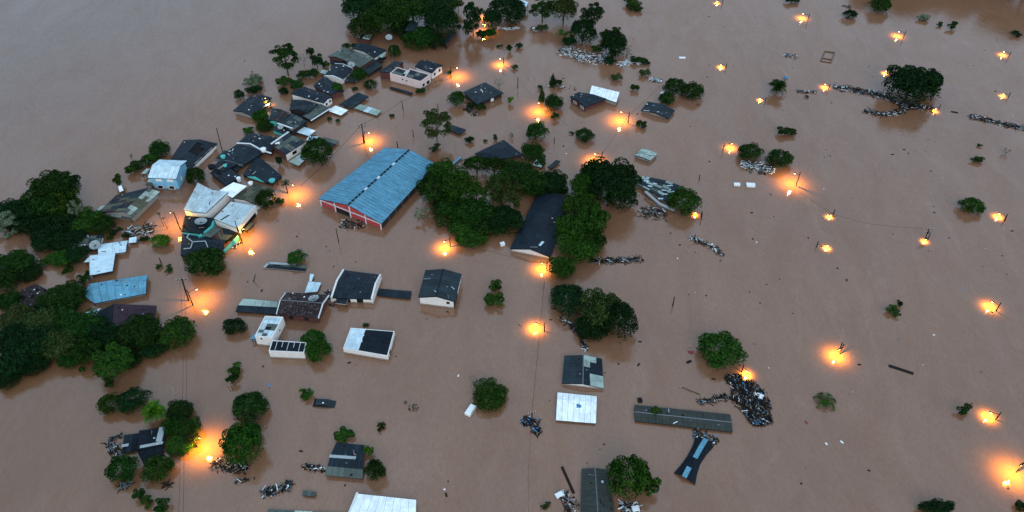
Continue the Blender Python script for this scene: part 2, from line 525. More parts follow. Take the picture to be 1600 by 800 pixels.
cw = math_(nt, 'ADD', math_(nt, 'MULTIPLY_ADD', sheen, .7, .50), math_(nt, 'MULTIPLY', math_(nt, 'SUBTRACT', sheen2, .5), .6))
nt.links.new(cw, b.inputs['Coat Weight'])
b.inputs['Coat IOR'].default_value = 1.8
nt.links.new(math_(nt, 'MULTIPLY_ADD', n_mid, .07, .025), b.inputs['Coat Roughness'])
r1 = noise(nt, mp.outputs[0], .9, 4, .65, .6)
r2 = noise(nt, P_, 3.2, 3, .6, .3)
hgt = math_(nt, 'ADD', math_(nt, 'MULTIPLY', r1, .9), math_(nt, 'MULTIPLY', r2, .3))
hgt = math_(nt, 'ADD', hgt, math_(nt, 'MULTIPLY', n_mid, 1.4))
bp = nt.nodes.new('ShaderNodeBump'); bp.inputs['Strength'].default_value = .24; bp.inputs['Distance'].default_value = .20
nt.links.new(hgt, bp.inputs['Height']); nt.links.new(bp.outputs[0], b.inputs['Coat Normal'])
MATS['flood_water'] = m
plain('riverbed_mud', (.12, .08, .055))
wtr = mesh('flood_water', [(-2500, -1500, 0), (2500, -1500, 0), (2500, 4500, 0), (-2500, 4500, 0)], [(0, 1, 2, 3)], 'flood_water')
tag(wtr, 'brown muddy flood water covering the whole town', kind='structure')
bed = mesh('ground', [(-2500, -1500, -3.5), (2500, -1500, -3.5), (2500, 4500, -3.5), (-2500, 4500, -3.5)], [(0, 1, 2, 3)], 'riverbed_mud')
tag(bed, 'drowned ground under the flood water', kind='structure')

# ---------------------------------------------------------------- foliage
def leaves_mesh(name, pts, nrm, size, jitter=.8, seed=1, aspect=1.7):
    r = np.random.default_rng(seed)
    n = len(pts)
    nn = nrm + r.normal(0, jitter, (n, 3)); nn /= np.linalg.norm(nn, axis=1)[:, None] + 1e-9
    t = np.cross(nn, r.normal(0, 1, (n, 3))); t /= np.linalg.norm(t, axis=1)[:, None] + 1e-9
    w = np.cross(nn, t)
    s = size * r.uniform(.6, 1.35, (n, 1))
    t = t * s * aspect / 2; w = w * s / 2
    droop = nn * s * .25
    v = np.stack([pts - t, pts + w + droop, pts + t, pts - w + droop], 1).reshape(-1, 3)
    me = bpy.data.meshes.new(name)
    me.vertices.add(4 * n); me.vertices.foreach_set('co', v.astype(np.float32).ravel())
    me.loops.add(4 * n); me.loops.foreach_set('vertex_index', np.arange(4 * n, dtype=np.int32))
    me.polygons.add(n); me.polygons.foreach_set('loop_start', np.arange(0, 4 * n, 4, dtype=np.int32))
    me.update(calc_edges=True)
    me.materials.append(MATS['leaf_mid'])
    return me
def sph(r, n):
    d = r.normal(0, 1, (n, 3)); return d / np.linalg.norm(d, axis=1)[:, None]
def crown_mesh(name, kind, seed):
    r = np.random.default_rng(seed)
    L = []          # lobes: centre, radii, share
    if kind == 'round':
        L.append(((0, 0, 0), (.80, .84, .80), 4))
        for d in sph(r, 46):
            if d[2] < -.35: continue
            k = r.uniform(.58, .84); L.append((tuple(d * k), (r.uniform(.17, .36),) * 3, .42))
        n, sz, fill = 9500, .060, .72
    elif kind == 'broad':
        for i in range(44):
            a = r.uniform(0, 6.283); q = math.sqrt(r.uniform(0, 1)) * .82
            rr = r.uniform(.13, .30)
            z = r.uniform(.0, .72) * (1 - .55 * q)
            L.append(((math.cos(a) * q, math.sin(a) * q, z), (rr, rr, rr * .8), rr))
        L.append(((0, 0, -.1), (.84, .84, .55), 2.4)); L.append(((0, 0, -.25), (.9, .9, .45), 1.2))
        n, sz, fill = 14000, .057, .75
    elif kind == 'airy':
        for i in range(46):
            a = r.uniform(0, 6.283); q = math.sqrt(r.uniform(.0, 1)) * .84
            rr = r.uniform(.13, .26)
            z = r.uniform(-.75, .85) * (1 - .45 * q)
            L.append(((math.cos(a) * q, math.sin(a) * q, z), (rr, rr, rr * .6), rr))
        n, sz, fill = 10500, .055, .45
    elif kind == 'sparse':
        for i in range(15):
            a = r.uniform(0, 6.283); q = math.sqrt(r.uniform(.02, 1)) * .85
            rr = r.uniform(.08, .17)
            z = r.uniform(-.7, .8) * (1 - .4 * q)
            L.append(((math.cos(a) * q, math.sin(a) * q, z), (rr, rr, rr * .6), rr))
        n, sz, fill = 900, .085, .1
    elif kind == 'ragged':
        for i in range(9):
            a = r.uniform(0, 6.283); q = r.uniform(.1, .8)
            rr = r.uniform(.16, .34)
            L.append(((math.cos(a) * q, math.sin(a) * q, r.uniform(-.3, .5) * (1 - .4 * q)), (rr, rr, rr * .9), rr))
        n, sz, fill = 1500, .12, .5
    elif kind == 'conifer':
        for i in range(26):
            t = i / 25; a = r.uniform(0, 6.283); w = .75 * (1 - t) + .08
            L.append(((math.cos(a) * w * .4, math.sin(a) * w * .4, -.9 + 1.85 * t), (w * .75, w * .75, .2), w))
        n, sz, fill = 4500, .075, .6
    elif kind == 'scrub':
        for i in range(12):
            a = r.uniform(0, 6.283); q = math.sqrt(r.uniform(0, 1)) * .75
            rr = r.uniform(.2, .34)
            L.append(((math.cos(a) * q, math.sin(a) * q, r.uniform(-.2, .4) * (1 - .5 * q)), (rr, rr, rr), rr))
        n, sz, fill = 3200, .095, .55
    tot = sum(l[2] for l in L)
    P, N = [], []
    for c, rad, sh in L:
        k = max(6, int(n * sh / tot))
        d = sph(r, k)
        keep = r.uniform(0, 1, k) < np.clip(.55 + d[:, 2] * .9, .12, 1); d = d[keep]
        rr = 1 + r.normal(0, .07, (len(d), 1)) - (r.uniform(0, 1, (len(d), 1)) > fill + .2) * .25
        P.append(np.array(c) + d * np.array(rad) * rr); N.append(d)
    P = np.concatenate(P); N = np.concatenate(N)
    return leaves_mesh(name, P, N, sz, .7, seed)
def trunk_mesh(name, seed, limbs=7, spread=.62, r0=.07):
    r = random.Random(seed); m_ = MB()
    top = Vector((r.uniform(-.06, .06), r.uniform(-.06, .06), .05))
    m_.tube((0, 0, -1.35), (top.x * .4, top.y * .4, -.55), r0, r0 * .78, 7)
    m_.tube((top.x * .4, top.y * .4, -.55), top, r0 * .78, r0 * .5, 7)
    for i in range(limbs):
        a = 6.283 * i / limbs + r.uniform(-.3, .3); z = r.uniform(-.5, .0)
        s_ = Vector((top.x * .5, top.y * .5, z)); q = spread * r.uniform(.7, 1.05)
        e_ = Vector((math.cos(a) * q, math.sin(a) * q, z + r.uniform(.25, .65)))
        mid = lerp(s_, e_, .5) + Vector((0, 0, -.06))
        m_.tube(s_, mid, r0 * .45, r0 * .3, 5); m_.tube(mid, e_, r0 * .3, r0 * .1, 5)
        for k in range(2):
            e2 = mid + Vector((r.uniform(-.25, .25), r.uniform(-.25, .25), r.uniform(.2, .45)))
            m_.tube(mid, e2, r0 * .22, r0 * .06, 4)
    me = bpy.data.meshes.new(name)
    me.from_pydata([tuple(v) for v in m_.v], [], m_.f); me.materials.append(MATS['bark']); me.update()
    return me
CR = {k: [crown_mesh(k + '_crown', k, 100 * i + 11 + s) for i in range(c)] for s, (k, c) in enumerate(
    (('round', 3), ('broad', 4), ('airy', 3), ('sparse', 2), ('ragged', 3), ('conifer', 2), ('scrub', 3)))}
TR = [trunk_mesh('trunk', i) for i in range(3)]

def tree(cx, cy, rx, ry, kind, leaf, label, name=None, cat=None, lift=0.0, group='trees and bushes standing in the flood', zk=.62):
    """crown seen at (cx, cy) with half-widths rx, ry in the photograph; it stands on the spot below"""
    p = G(cx, cy, 2.0)
    for _ in range(3):
        s = ppm(p)
        v = (p - Vector((0, 0, H))).normalized(); el = math.asin(-v.z)
        r = rx / s * (1.1 if kind == 'broad' else 1.0)
        want = ry / s * (1.1 if kind == 'broad' else 1.0)
        hz = want ** 2 - (r * math.sin(el)) ** 2
        lo = .5 if kind not in ('round',) else .62
        rz = math.sqrt(max(hz, 0)) / math.cos(el)
        ryd = r
        if rz < lo * r:
            rz = lo * r
            ryd = math.sqrt(max(want ** 2 - (rz * math.cos(el)) ** 2, (.3 * r) ** 2)) / math.sin(el)
            ryd = min(ryd, r)
        elif rz > 1.35 * r and kind in ('round', 'broad', 'scrub', 'ragged'):
            rz = 1.35 * r
        zc = lift + rz * zk
        p = G(cx, cy, zc)
    small = rx < 17
    bush = small and not lift and kind in ('round', 'scrub', 'ragged')
    nm = name or ('bush' if bush else 'tree')
    root = empty(nm, (p.x, p.y, 0), label, cat or ('bush' if nm == 'bush' else 'tree'), group)
    me = rng.choice(CR[kind])
    o = bpy.data.objects.new('crown', me); C.objects.link(o); o.parent = root
    o.location = (0, 0, zc); o.scale = (r, ryd, rz)
    o.rotation_euler = (0, 0, rng.uniform(0, 6.28) if abs(ryd - r) < .1 * r else rng.choice((0, math.pi)))
    o.material_slots[0].link = 'OBJECT'; o.material_slots[0].material = MATS[leaf]
    t = bpy.data.objects.new('trunk', rng.choice(TR)); C.objects.link(t); t.parent = root
    tz = max(rz, (zc + 1.2) / 1.35)
    t.location = (0, 0, zc); t.scale = (r * .9, r * .9, tz); t.rotation_euler = (0, 0, rng.uniform(0, 6.28))
    if kind in ('airy', 'sparse'):
        t.material_slots[0].link = 'OBJECT'; t.material_slots[0].material = MATS['palebark' if leaf in ('leaf_pale', 'leaf_olive') else 'bark']
    return root

# palms: every frond an object, one mesh shared
def frond_mesh(name, seed, wide=1.0):
    r = random.Random(seed); m_ = MB(); N = 9
    pts = []
    for i in range(N + 1):
        t = i / N; pts.append(Vector((t * .95, 0, .32 * math.sin(t * 2.3) - .35 * t * t * t)))
    for i in range(N):
        m_.tube(pts[i], pts[i + 1], .016, .012, 4)
        for sgn in (-1, 1):
            for q in (0, .5):
                p = lerp(pts[i], pts[i + 1], q); t = (i + q) / N
                ln = wide * .30 * math.sin(math.pi * min(1, .15 + t * .85)) + .04
                e = p + Vector((ln * .55, sgn * ln * .8, -ln * .35 + r.uniform(-.03, .03)))
                a = p + Vector((.05, 0, 0))
                n = len(m_.v)
                m_.v += [p, a, e]; m_.f.append((n, n + 1, n + 2)); m_.m.append(0)
    me = bpy.data.meshes.new(name); me.from_pydata([tuple(v) for v in m_.v], [], m_.f)
    me.materials.append(MATS['leaf_mid']); me.update()
    return me
FR = [frond_mesh('frond', 3), frond_mesh('frond', 4, 1.4)]
def palm(cx, cy, rx, leaf, label, zc=2.0, n=16, wide=0, name='palm_tree', up=.5, trunk_r=.16, group=None):
    p = G(cx, cy, zc); r = rx / ppm(p) * 1.05
    root = empty(name, (p.x, p.y, 0), label, 'palm tree' if 'palm' in name else 'tree', group)
    m_ = MB(); z0 = -1.2
    for i in range(4):
        a, b_ = lerp(z0, zc, i / 4), lerp(z0, zc, (i + 1) / 4)
        m_.tube((0, 0, a), (0, 0, b_), trunk_r * (1 - .08 * i), trunk_r * (.93 - .08 * i), 7)
    m_.build('trunk', 'bark', root, local=True)
    for i in range(n):
        o = bpy.data.objects.new('frond', FR[wide]); C.objects.link(o); o.parent = root
        o.location = (0, 0, zc)
        tilt = rng.uniform(-up, .35)
        s_ = r * rng.uniform(.85, 1.1)
        o.rotation_euler = (rng.uniform(-.2, .2), tilt, 6.283 * i / n + rng.uniform(-.15, .15)); o.scale = (s_,) * 3
        o.material_slots[0].link = 'OBJECT'; o.material_slots[0].material = MATS[leaf]
    return root
def bare(cx, cy, rx, label, h=5.0, seed=1, dens=1, lean=(0, 0)):
    p = G(cx, cy, h * .5); r = rx / ppm(p); rr = random.Random(seed)
    root = empty('bare_tree', (p.x, p.y, 0), label, 'tree', 'leafless trees')
    m_ = MB(); br = MB()
    m_.tube((0, 0, -1.2), (lean[0] * .3, lean[1] * .3, h * .35), .16, .11, 6)
    def grow(a, d, ln, rad, lv):
        b_ = a + d * ln
        br.tube(a, b_, rad, rad * .6, 4)
        if lv == 0: return
        for k in range(3 if lv > 1 else 2 + dens):
            nd = (d + Vector((rr.uniform(-.7, .7), rr.uniform(-.7, .7), rr.uniform(-.1, .5)))).normalized()
            grow(lerp(a, b_, rr.uniform(.55, 1)), nd, ln * .68, rad * .6, lv - 1)
    for k in range(6):
        a = 6.283 * k / 6 + rr.uniform(-.4, .4)
        grow(Vector((lean[0] * .3, lean[1] * .3, h * .3)), Vector((math.cos(a) * .8 + lean[0] * .1, math.sin(a) * .8, .8)).normalized(), max(r * .55, .8), .06, 3)
    m_.build('trunk', 'palebark', root, local=True); br.build('branch', 'palebark', root, local=True)
    return root

# ---------------------------------------------------------------- street lamps, poles, wires
def solve_lamp(lamp, refl):
    lo, hi = .2, 9.0
    for _ in range(30):
        md = (lo + hi) / 2; p = G(lamp[0], lamp[1], md)
        y = proj((p.x, p.y, -md))[1]
        if y < refl[1]: lo = md
        else: hi = md
    return (lo + hi) / 2
def lamp(label, lp, rf, pole=(9, 2), watts=1.0, cone=158, ptop=1.0, hh=None):
    """a lamp head over the water at lp in the photo (its mirror image at rf) on an arm from its pole"""
    h = hh or solve_lamp(lp, rf)
    p = G(lp[0], lp[1], h)
    q = G(lp[0] + pole[0], lp[1] + pole[1], h)         # where the pole is, beside the lamp
    d = Vector((q.x - p.x, q.y - p.y, 0))
    if d.length > 3.4: d *= 3.4 / d.length
    if d.length < 1.1: d *= 1.1 / max(d.length, .01)
    q = p + d
    root = empty('street_lamp', (q.x, q.y, 0), label, 'street lamp', 'street lamps burning just above the flood')
    m_ = MB(); m_.tube((q.x, q.y, -1.5), (q.x, q.y, h + ptop), .14, .10, 7); m_.build('pole', 'wood', root)
    a = MB(); a.tube((q.x, q.y, h + .05), tuple(lerp(Vector((q.x, q.y, h + .2)), p, .5) + Vector((0, 0, .22))), .05, .05, 5)
    a.tube(tuple(lerp(Vector((q.x, q.y, h + .2)), p, .5) + Vector((0, 0, .22))), (p.x, p.y, h + .14), .05, .04, 5)
    a.build('arm', 'metaldark', root)
    dn = d.normalized(); rot = Matrix(((dn.x, -dn.y, 0), (dn.y, dn.x, 0), (0, 0, 1)))
    hb = MB(); hb.box((p.x, p.y, h + .12), (.62, .26, .10), rot); hb.box((p.x + dn.x * .2, p.y + dn.y * .2, h + .19), (.3, .2, .07), rot)
    head = hb.build('lamp_head', 'metaldark', root)
    g = MB()
    g.box((p.x, p.y, h + .03), (.40, .26, .08), rot)
    g.box((p.x, p.y, h - .03), (.26, .18, .05), rot)
    g.build('lamp_glass', 'lamp_glow', head)
    ld = bpy.data.lights.new('bulb', 'SPOT')
    ld.energy = LAMP_W * watts * (.50 + .30 * min(h, 3.2)); ld.color = (1.0, .47, .035); ld.shadow_soft_size = .12
    ld.spot_size = R(cone); ld.spot_blend = .75
    lo_ = bpy.data.objects.new('bulb', ld); C.objects.link(lo_); lo_.parent = head
    lo_.location = Vector((p.x, p.y, h - min(.38, h * .35))) - root.location
    return root, q
def pole(label, top, foot, arms=(), r=.14, mat='wood', cat='utility pole', name='utility_pole', trafo=False, lean=True):
    b_ = G(*foot)
    lo, hi = .2, 14
    for _ in range(30):
        md = (lo + hi) / 2
        y = proj((b_.x, b_.y, md))[1]
        if y > top[1]: lo = md
        else: hi = md
    h = (lo + hi) / 2
    # lean sideways enough to end under the top
    t = G(top[0], top[1], h)
    if not lean or (t - b_).to_2d().length > h * .5: t = Vector((b_.x, b_.y, h))
    t.y = b_.y; t.z = h
    root = empty(name, (b_.x, b_.y, 0), label, cat, 'poles standing in the flood')
    m_ = MB(); e0 = b_ - (t - b_) * (1.2 / h); m_.tube(e0, t, r, r * .75, 7); m_.build('shaft', mat, root)
    for i, (dz, ln, an) in enumerate(arms):
        c = lerp(b_, t, (h - dz) / h); d = Vector((math.cos(an), math.sin(an), 0)) * ln / 2
        a = MB(); a.tube(c - d, c + d, .07, .07, 5); ar = a.build('crossarm', 'wood', root)
        n_ = MB()
        for k in (-.9, -.35, .35, .9): n_.tube(c + d * k + Vector((0, 0, .05)), c + d * k + Vector((0, 0, .3)), .06, .05, 5)
        n_.build('insulator', 'trimwhite', ar)
    if trafo:
        m_ = MB(); c = lerp(b_, t, .55) + Vector((.35, -.2, 0)); m_.tube(c, c + Vector((0, 0, .9)), .32, .32, 10); m_.build('transformer', 'trimgrey', root)
    return root, t
def wire(label, pts, sag=.8, r=.024, offs=((0, 0),)):
    """pts: world points; a cable that sags between them"""
    m_ = MB()
    for ox, oy in offs:
        for a, b_ in zip(pts[:-1], pts[1:]):
            a, b_ = Vector(a), Vector(b_); prev = None
            d = (b_ - a).to_2d().normalized(); sd_ = Vector((d.y, -d.x, 0)) * ox + Vector((0, 0, oy))
            for i in range(9):
                t = i / 8; p = lerp(a, b_, t) + sd_ + Vector((0, 0, -sag * 4 * t * (1 - t)))
                if prev is not None: m_.tube(prev, p, r * .75, r * .75, 4)
                prev = p
    o = m_.build('power_line', 'metaldark')
    c = sum(m_.v, Vector()) / len(m_.v)
    return tag(o, label, 'power line')

# ---------------------------------------------------------------- drifting wreckage
JUNK = ['wood', 'metaldark', 'whitejunk', 'trimgrey', 'bluejunk', 'palewood', 'redjunk', 'icy']
def raft(label, path, width, n, w=(5, 4, 3, 2, .4, 1, .1, 1), big=1.0, seed=1, name='debris_raft', cat='debris', zmax=.45):
    if w[2] < 5: w = tuple(v * (.4 if i in (2, 7) else .6 if i == 3 else 1) for i, v in enumerate(w))
    big = (.65 + .3 * big if big > 1 else big) * .8; n = int(n * 1.4)
    r = random.Random(seed); P = [G(x, y) for x, y in path]
    seg = [(b_ - a).length for a, b_ in zip(P[:-1], P[1:])]; tot = sum(seg)
    m_ = MB()
    for _ in range(n):
        t = r.uniform(0, tot); i = 0
        while i < len(seg) - 1 and t > seg[i]: t -= seg[i]; i += 1
        a, b_ = P[i], P[i + 1]; d = (b_ - a).normalized(); sd_ = Vector((d.y, -d.x, 0))
        wd = width if isinstance(width, (int, float)) else lerp(width[i], width[i + 1], min(1, t / seg[i]))
        c = a + d * t + sd_ * max(-.6, min(.6, r.gauss(0, .3))) * wd
        mi = r.choices(range(8), w)[0]
        if mi in (0, 1) and r.random() < .06: mi = 3
        k = r.random()
        if k < .6: sz = (r.uniform(.5, 2.2) * big, r.uniform(.06, .17), r.uniform(.05, .12))
        elif k < .82: sz = (r.uniform(.2, .7) * big * (1.6 if r.random() < .06 else 1), r.uniform(.15, .5) * big, .07)
        else: sz = (r.uniform(.15, .42) * big, r.uniform(.15, .38) * big, r.uniform(.1, .3))
        rot = Matrix.Rotation(math.atan2(d.y, d.x) + r.gauss(0, .8), 3, 'Z') @ Matrix.Rotation(r.gauss(0, .2), 3, 'X') @ Matrix.Rotation(r.gauss(0, .15), 3, 'Y')
        m_.box((c.x, c.y, r.uniform(.0, zmax) * r.random() + .04), sz, rot, mi)
    o = m_.build(name, JUNK)
    return tag(o, label, cat, kind='stuff')
def plank(label, a, b_, w, mat='wood', z=.06, th=.14, name='plank', cat='plank', group=None):
    A, B = G(*a), G(*b_); c = (A + B) / 2
    d = B - A; rot = Matrix.Rotation(math.atan2(d.y, d.x), 3, 'Z')
    m_ = MB(); m_.box((0, 0, z), (d.length, w, th), rot)
    o = m_.build(name, mat, None); o.location = (c.x, c.y, 0)
    return tag(o, label, cat, group)
def panel(name, label, cat, q, z, sheets, nu=None, nv=None, th=.06, posts=True, mats_under='deck', zs=None, group=None, bow=0.0):
    """a sheet roof, awning or floating panel of separate sheets on a thin frame"""
    zs = zs or [z] * 4
    Q = [G(x, y, zz) for (x, y), zz in zip(q, zs)]
    c = sum(Q, Vector()) / 4
    root = empty(name, (c.x, c.y, 0), label, cat, group)
    f = MB(); n_ = (Q[1] - Q[0]).cross(Q[3] - Q[0]).normalized()
    if n_.z < 0: n_ = -n_
    f.box8(slab([bil(Q, .01, .01), bil(Q, .99, .01), bil(Q, .99, .99), bil(Q, .01, .99)], -.09, .0, n_))
    fr = f.build('frame', mats_under, root)
    slope(root, fr, Q, sheets, nu=nu, nv=nv, lift=.01)
    if posts:
        for k, p in enumerate(inset(Q, .25)):
            m_ = MB(); m_.tube((p.x, p.y, -1), (p.x, p.y, p.z - .05), .07, .07, 5); m_.build('post', 'wood', root)
    return root, Q
def dish(label, p, r=1.1, tilt=.35, az=-.5, mat='lattice', mesh_like=True):
    """a ground satellite dish: bowl of ribs and mesh rings, struts and feed"""
    root = empty('satellite_dish', p, label, 'satellite dish', 'satellite dishes on roofs')
    rot = Matrix.Rotation(az, 3, 'Z') @ Matrix.Rotation(tilt, 3, 'Y')
    def pt(rr, a): return rot @ Vector((rr * math.cos(a), rr * math.sin(a), .32 * rr * rr / r)) + Vector((0, 0, .45))
    v, f = [], []
    N, K = 20, 5
    for j in range(K + 1):
        for i in range(N): v.append(pt(r * (.06 + .94 * j / K), 6.283 * i / N))
    for j in range(K):
        for i in range(N):
            a, b_ = j * N + i, j * N + (i + 1) % N
            f.append((a, b_, b_ + N, a + N))
    bowl = mesh('bowl', v, f, mat, root, local=True, smooth=True)
    if mesh_like:
        rb = MB()
        for i in range(0, N, 2):
            for j in range(K): rb.tube(pt(r * (.06 + .94 * j / K), 6.283 * i / N) + Vector((0, 0, .03)), pt(r * (.06 + .94 * (j + 1) / K), 6.283 * i / N) + Vector((0, 0, .03)), .022, .022, 4)
        rb.build('rib', 'metaldark', bowl, local=True)
    st = MB(); top = rot @ Vector((0, 0, r * .8)) + Vector((0, 0, .45))
    for i in (0, 7, 13): st.tube(pt(r * .95, 6.283 * i / N), top, .018, .018, 4)
    st.build('feed_strut', 'metaldark', root, local=True)
    ms = MB(); ms.tube((0, 0, -.25), (0, 0, .5), .06, .05, 6); ms.build('mast', 'metaldark', root, local=True)
    return root
def tank(label, p, r=.5, h=.7, mat='bluejunk'):
    root = empty('water_tank', p, label, 'water tank')
    m_ = MB(); m_.tube((0, 0, 0), (0, 0, h), r * .88, r, 12); m_.build('tub', mat, root, local=True)
    l = MB(); l.tube((0, 0, h), (0, 0, h + .12), r * 1.05, r * .7, 12); l.tube((0, 0, h + .12), (0, 0, h + .2), r * .3, r * .25, 8); l.build('lid', mat, root, local=True)
    return root
# ================================================================ BUILDINGS
# --- the big blue-roofed hall
house('hall', 'hall', 'large hall with bright blue corrugated roof and red gable wall', [(497, 311), (596, 350), (681, 256.5), (602, 231)], 2.2,
      'blue', 'redwall', ridge=[(544, 318.7), (641, 237)], over=.28, nuv=(26, 3))
h_ = HOUSES['hall']; W = h_['W']; R1, R2 = h_['R']; rt = h_['root']
d_ = (W[1] - W[0]); d_.z = 0; ln_ = d_.length; d_.normalize(); o_ = Vector((d_.y, -d_.x, 0))
if (o_.dot(W[0] - W[3])) < 0: o_ = -o_
for t in (.01, .25, .5, .75, .99):
    p = lerp(W[0], W[1], t) + o_ * .06; zt = lerp(1.95, R1.z - .35, 1 - abs(t - .5) * 2)
    m_ = MB(); m_.box((p.x, p.y, zt / 2 - .6), (.24, .18, zt + 1.2), Matrix(((d_.x, -d_.y, 0), (d_.y, d_.x, 0), (0, 0, 1)))); m_.build('column', 'trimwhite', rt)
bar(rt, 'beam', [W[0] + o_ * .12 - Vector((0, 0, .35)), W[1] + o_ * .12 - Vector((0, 0, .35))], .15, .2, 'trimwhite')
def wallbox(root, name, a, b, t0, t1, z0, z1, out, mat, off=.1, th=.08):
    p, q = lerp(a, b, t0), lerp(a, b, t1)
    v = [p + out * off, q + out * off, q + out * (off + th), p + out * (off + th)]
    lo = [Vector((x.x, x.y, z0)) for x in v]; hi = [Vector((x.x, x.y, z1)) for x in v]
    return mesh(name, lo + hi, BOXF, mat, root)
wallbox(rt, 'door', W[0], W[1], .265, .485, -.3, 1.45, o_, 'glass', -.02, .08)
e_ = (W[2] - W[1]); e_.z = 0; e_.normalize(); oe = Vector((e_.y, -e_.x, 0))
for k in range(8):
    wallbox(rt, 'window', W[1], W[2], .006 + k * .122, .127 + k * .122, -.8, 2.12, oe, 'darkwall', -.02, .06)
    wallbox(rt, 'column', W[1], W[2], .124 + k * .122, .130 + k * .122, -1, 2.1, oe, 'trimgrey', .0, .1)
for k in range(20):
    a, b = lerp(R1, R2, k / 20 + .008), lerp(R1, R2, (k + 1) / 20 - .008)
    bar(h_['roof'], 'ridge_cap', [a, b], .42, .2, 'trimwhite' if k in (5, 9, 14) else 'metaldark', .07)

# --- houses in the middle
house('wg', 'house', 'white gable house with dark slate roof standing alone left of the small bush', [(653.5, 465), (711, 472), (721.5, 428.5), (665, 422.5)], 2.4,
      'slate', 'whitewall', ridge=[(678, 463.3), (690.5, 420)], over=.25, cap='metaldark', windows=[(0, .82, 1.6, .7, .7, 'brick', 'glass')])
r_ = HOUSES['wg']; bar(r_['roof'], 'loose_strip', [onroof('wg', 662, 436.5) + Vector((0, 0, .12)), onroof('wg', 673, 435.5) + Vector((0, 0, .12))], .3, .05, 'trimgrey')
wallbox(r_['root'], 'porch', r_['W'][1], r_['W'][2], -.02, .45, -.6, 2.2, (r_['W'][1] - r_['W'][0]).normalized(), 'darkwall', -.1, .15)

house('sw', 'house', 'dark roofed house with two stepped white side walls left of the white gable house', [(518, 466), (536, 423), (594, 430), (582, 468)][0:1] + [(537, 422.5), (594.5, 430), (581, 468)], 1.5,
      'navy', 'whitewall', ridge=[(529, 436), (588, 440)], over=.2, nuv=(8, 3), windows=[(3, .3, .7, 1.4, 1.2, 'darkwall', 'deck'), (3, .62, .7, 1.2, 1.2, 'darkwall', 'deck')])
r_ = HOUSES['sw']; A, B, Cc, D = r_['P']; R1, R2 = r_['R']
for pts in ((A, R1, B), (D, R2, Cc)):
    f = MB()
    for a, b in zip(pts[:-1], pts[1:]):
        dd = (b - a).to_2d().normalized(); sd_ = Vector((dd.y, -dd.x, 0)) * .18
        f.box8([Vector((p.x, p.y, -1.2)) + s_ for p, s_ in ((a, sd_), (b, sd_), (b, -sd_), (a, -sd_))] + [p + s_ + Vector((0, 0, .38)) for p, s_ in ((a, sd_), (b, sd_), (b, -sd_), (a, -sd_))])
    f.build('parapet_wall', 'whitewall', r_['root'])
panel('shed_roof', 'low dark sheet roof awash right of the house with stepped white walls', 'shed', [(589, 462), (641, 467.5), (643.5, 455.5), (592, 451)], .35, 'navy')
panel('porch_roof', 'small dark porch roof with white wall at the near corner of the stepped house', 'porch', [(524, 474), (541, 476), (545, 465), (527, 463)], 1.3, 'navy', mats_under='whitewall')

house('mar', 'house', 'brown tiled house with white roof edges and a lattice satellite dish', [(432, 491), (447, 457.5), (514, 461.5), (497.5, 497)], 2.3,
      'browntile', 'brick', ridge=[(437.5, 469.5), (506, 472)], fascia='trimwhite', cap='trimgrey', windows=[(3, .3, 1.2, 1.0, 1.0, 'darkwall', 'glass'), (3, .7, 1.2, 1.0, 1.0, 'darkwall', 'glass')])
dish('open lattice satellite dish on the brown tiled house', onroof('mar', 491, 470), 1.15, .2, 2.0)
panel('lean_to_roof', 'dark and pale sheet lean-to left of the brown tiled house', 'lean-to', [(368, 487), (433, 491.5), (435, 480), (371.5, 477)], .6, 'navy')
panel('lean_to_roof', 'pale sheet strip along the back of the lean-to by the brown tiled house', 'lean-to', [(372, 477), (434, 480.5), (434, 471.5), (380, 467)], .72, 'pale', mats_under='trimgrey')
panel('broken_panel', 'pale blue broken roof panel behind the brown tiled house', 'roof panel', [(476, 458), (496, 456), (502, 442), (482, 440)], .5, 'icy', posts=False, mats_under='metaldark')
panel('broken_panel', 'narrow upright pale blue panel behind the brown tiled house', 'roof panel', [(483, 440), (487, 440.5), (491, 429), (484.5, 428)], .6, 'icy', nu=1, nv=2, posts=False, mats_under='metaldark')

parapet('wb1', 'building', 'tall white box building with torn grey roof beside the brown tiled house', [(398, 525), (425, 528), (442.5, 495), (414, 493.5)], 2.9, sheets=['zinc', 'zinc', 'icy', 'greygreen'], drop=.15,
        pats=lambda i, j, nu, nv: None if (i, j) in ((0, 1), (1, 1), (1, 2), (0, 2)) and rng.random() < .3 else rng.choice(['zinc', 'icy', 'greygreen']), nuv=(3, 6), windows=[(0, .35, 2.3, .5, .6, 'trimwhite', 'glass'), (1, .55, 1.6, .6, .6, 'trimwhite', 'glass')])
panel('awning', 'pale blue awning on the left side of the white box building', 'awning', [(390.5, 530), (398, 530), (408, 519), (402, 517)], 1.2, 'steelblue', nu=1, nv=2)
parapet('wb2', 'building', 'low white box building with six dark roof panels', [(419.7, 548.5), (475, 551), (479, 535), (425, 531.5)], 2.2, sheets='glassdark', drop=.08, thick=.2, nuv=(6, 1))
r_ = HOUSES['wb2']; q = r_['P']
for k in range(1, 6):
    a, b = lerp(q[0], q[1], k / 6), lerp(q[3], q[2], k / 6)
    bar(r_['root'], 'rail', [a + Vector((0, 0, -.03)), b + Vector((0, 0, -.03))], .09, .08, 'trimwhite')
parapet('wb3', 'building', 'white walled building with one pale and one black flat roof', [(536, 544.5), (606, 556.5), (616.5, 517.5), (548, 512)], 1.5, sheets='navy', drop=.06, thick=.2,
        pats=lambda i, j, nu, nv: 'icy' if i < 2 else 'glassdark', nuv=(6, 4), windows=[(1, .25, .8, .9, .8, 'deck', 'deck')])
q = HOUSES['wb3']['P']; bar(HOUSES['wb3']['root'], 'divider', [lerp(q[0], q[1], .345), lerp(q[3], q[2], .345)], .22, .1, 'trimwhite', -.06)

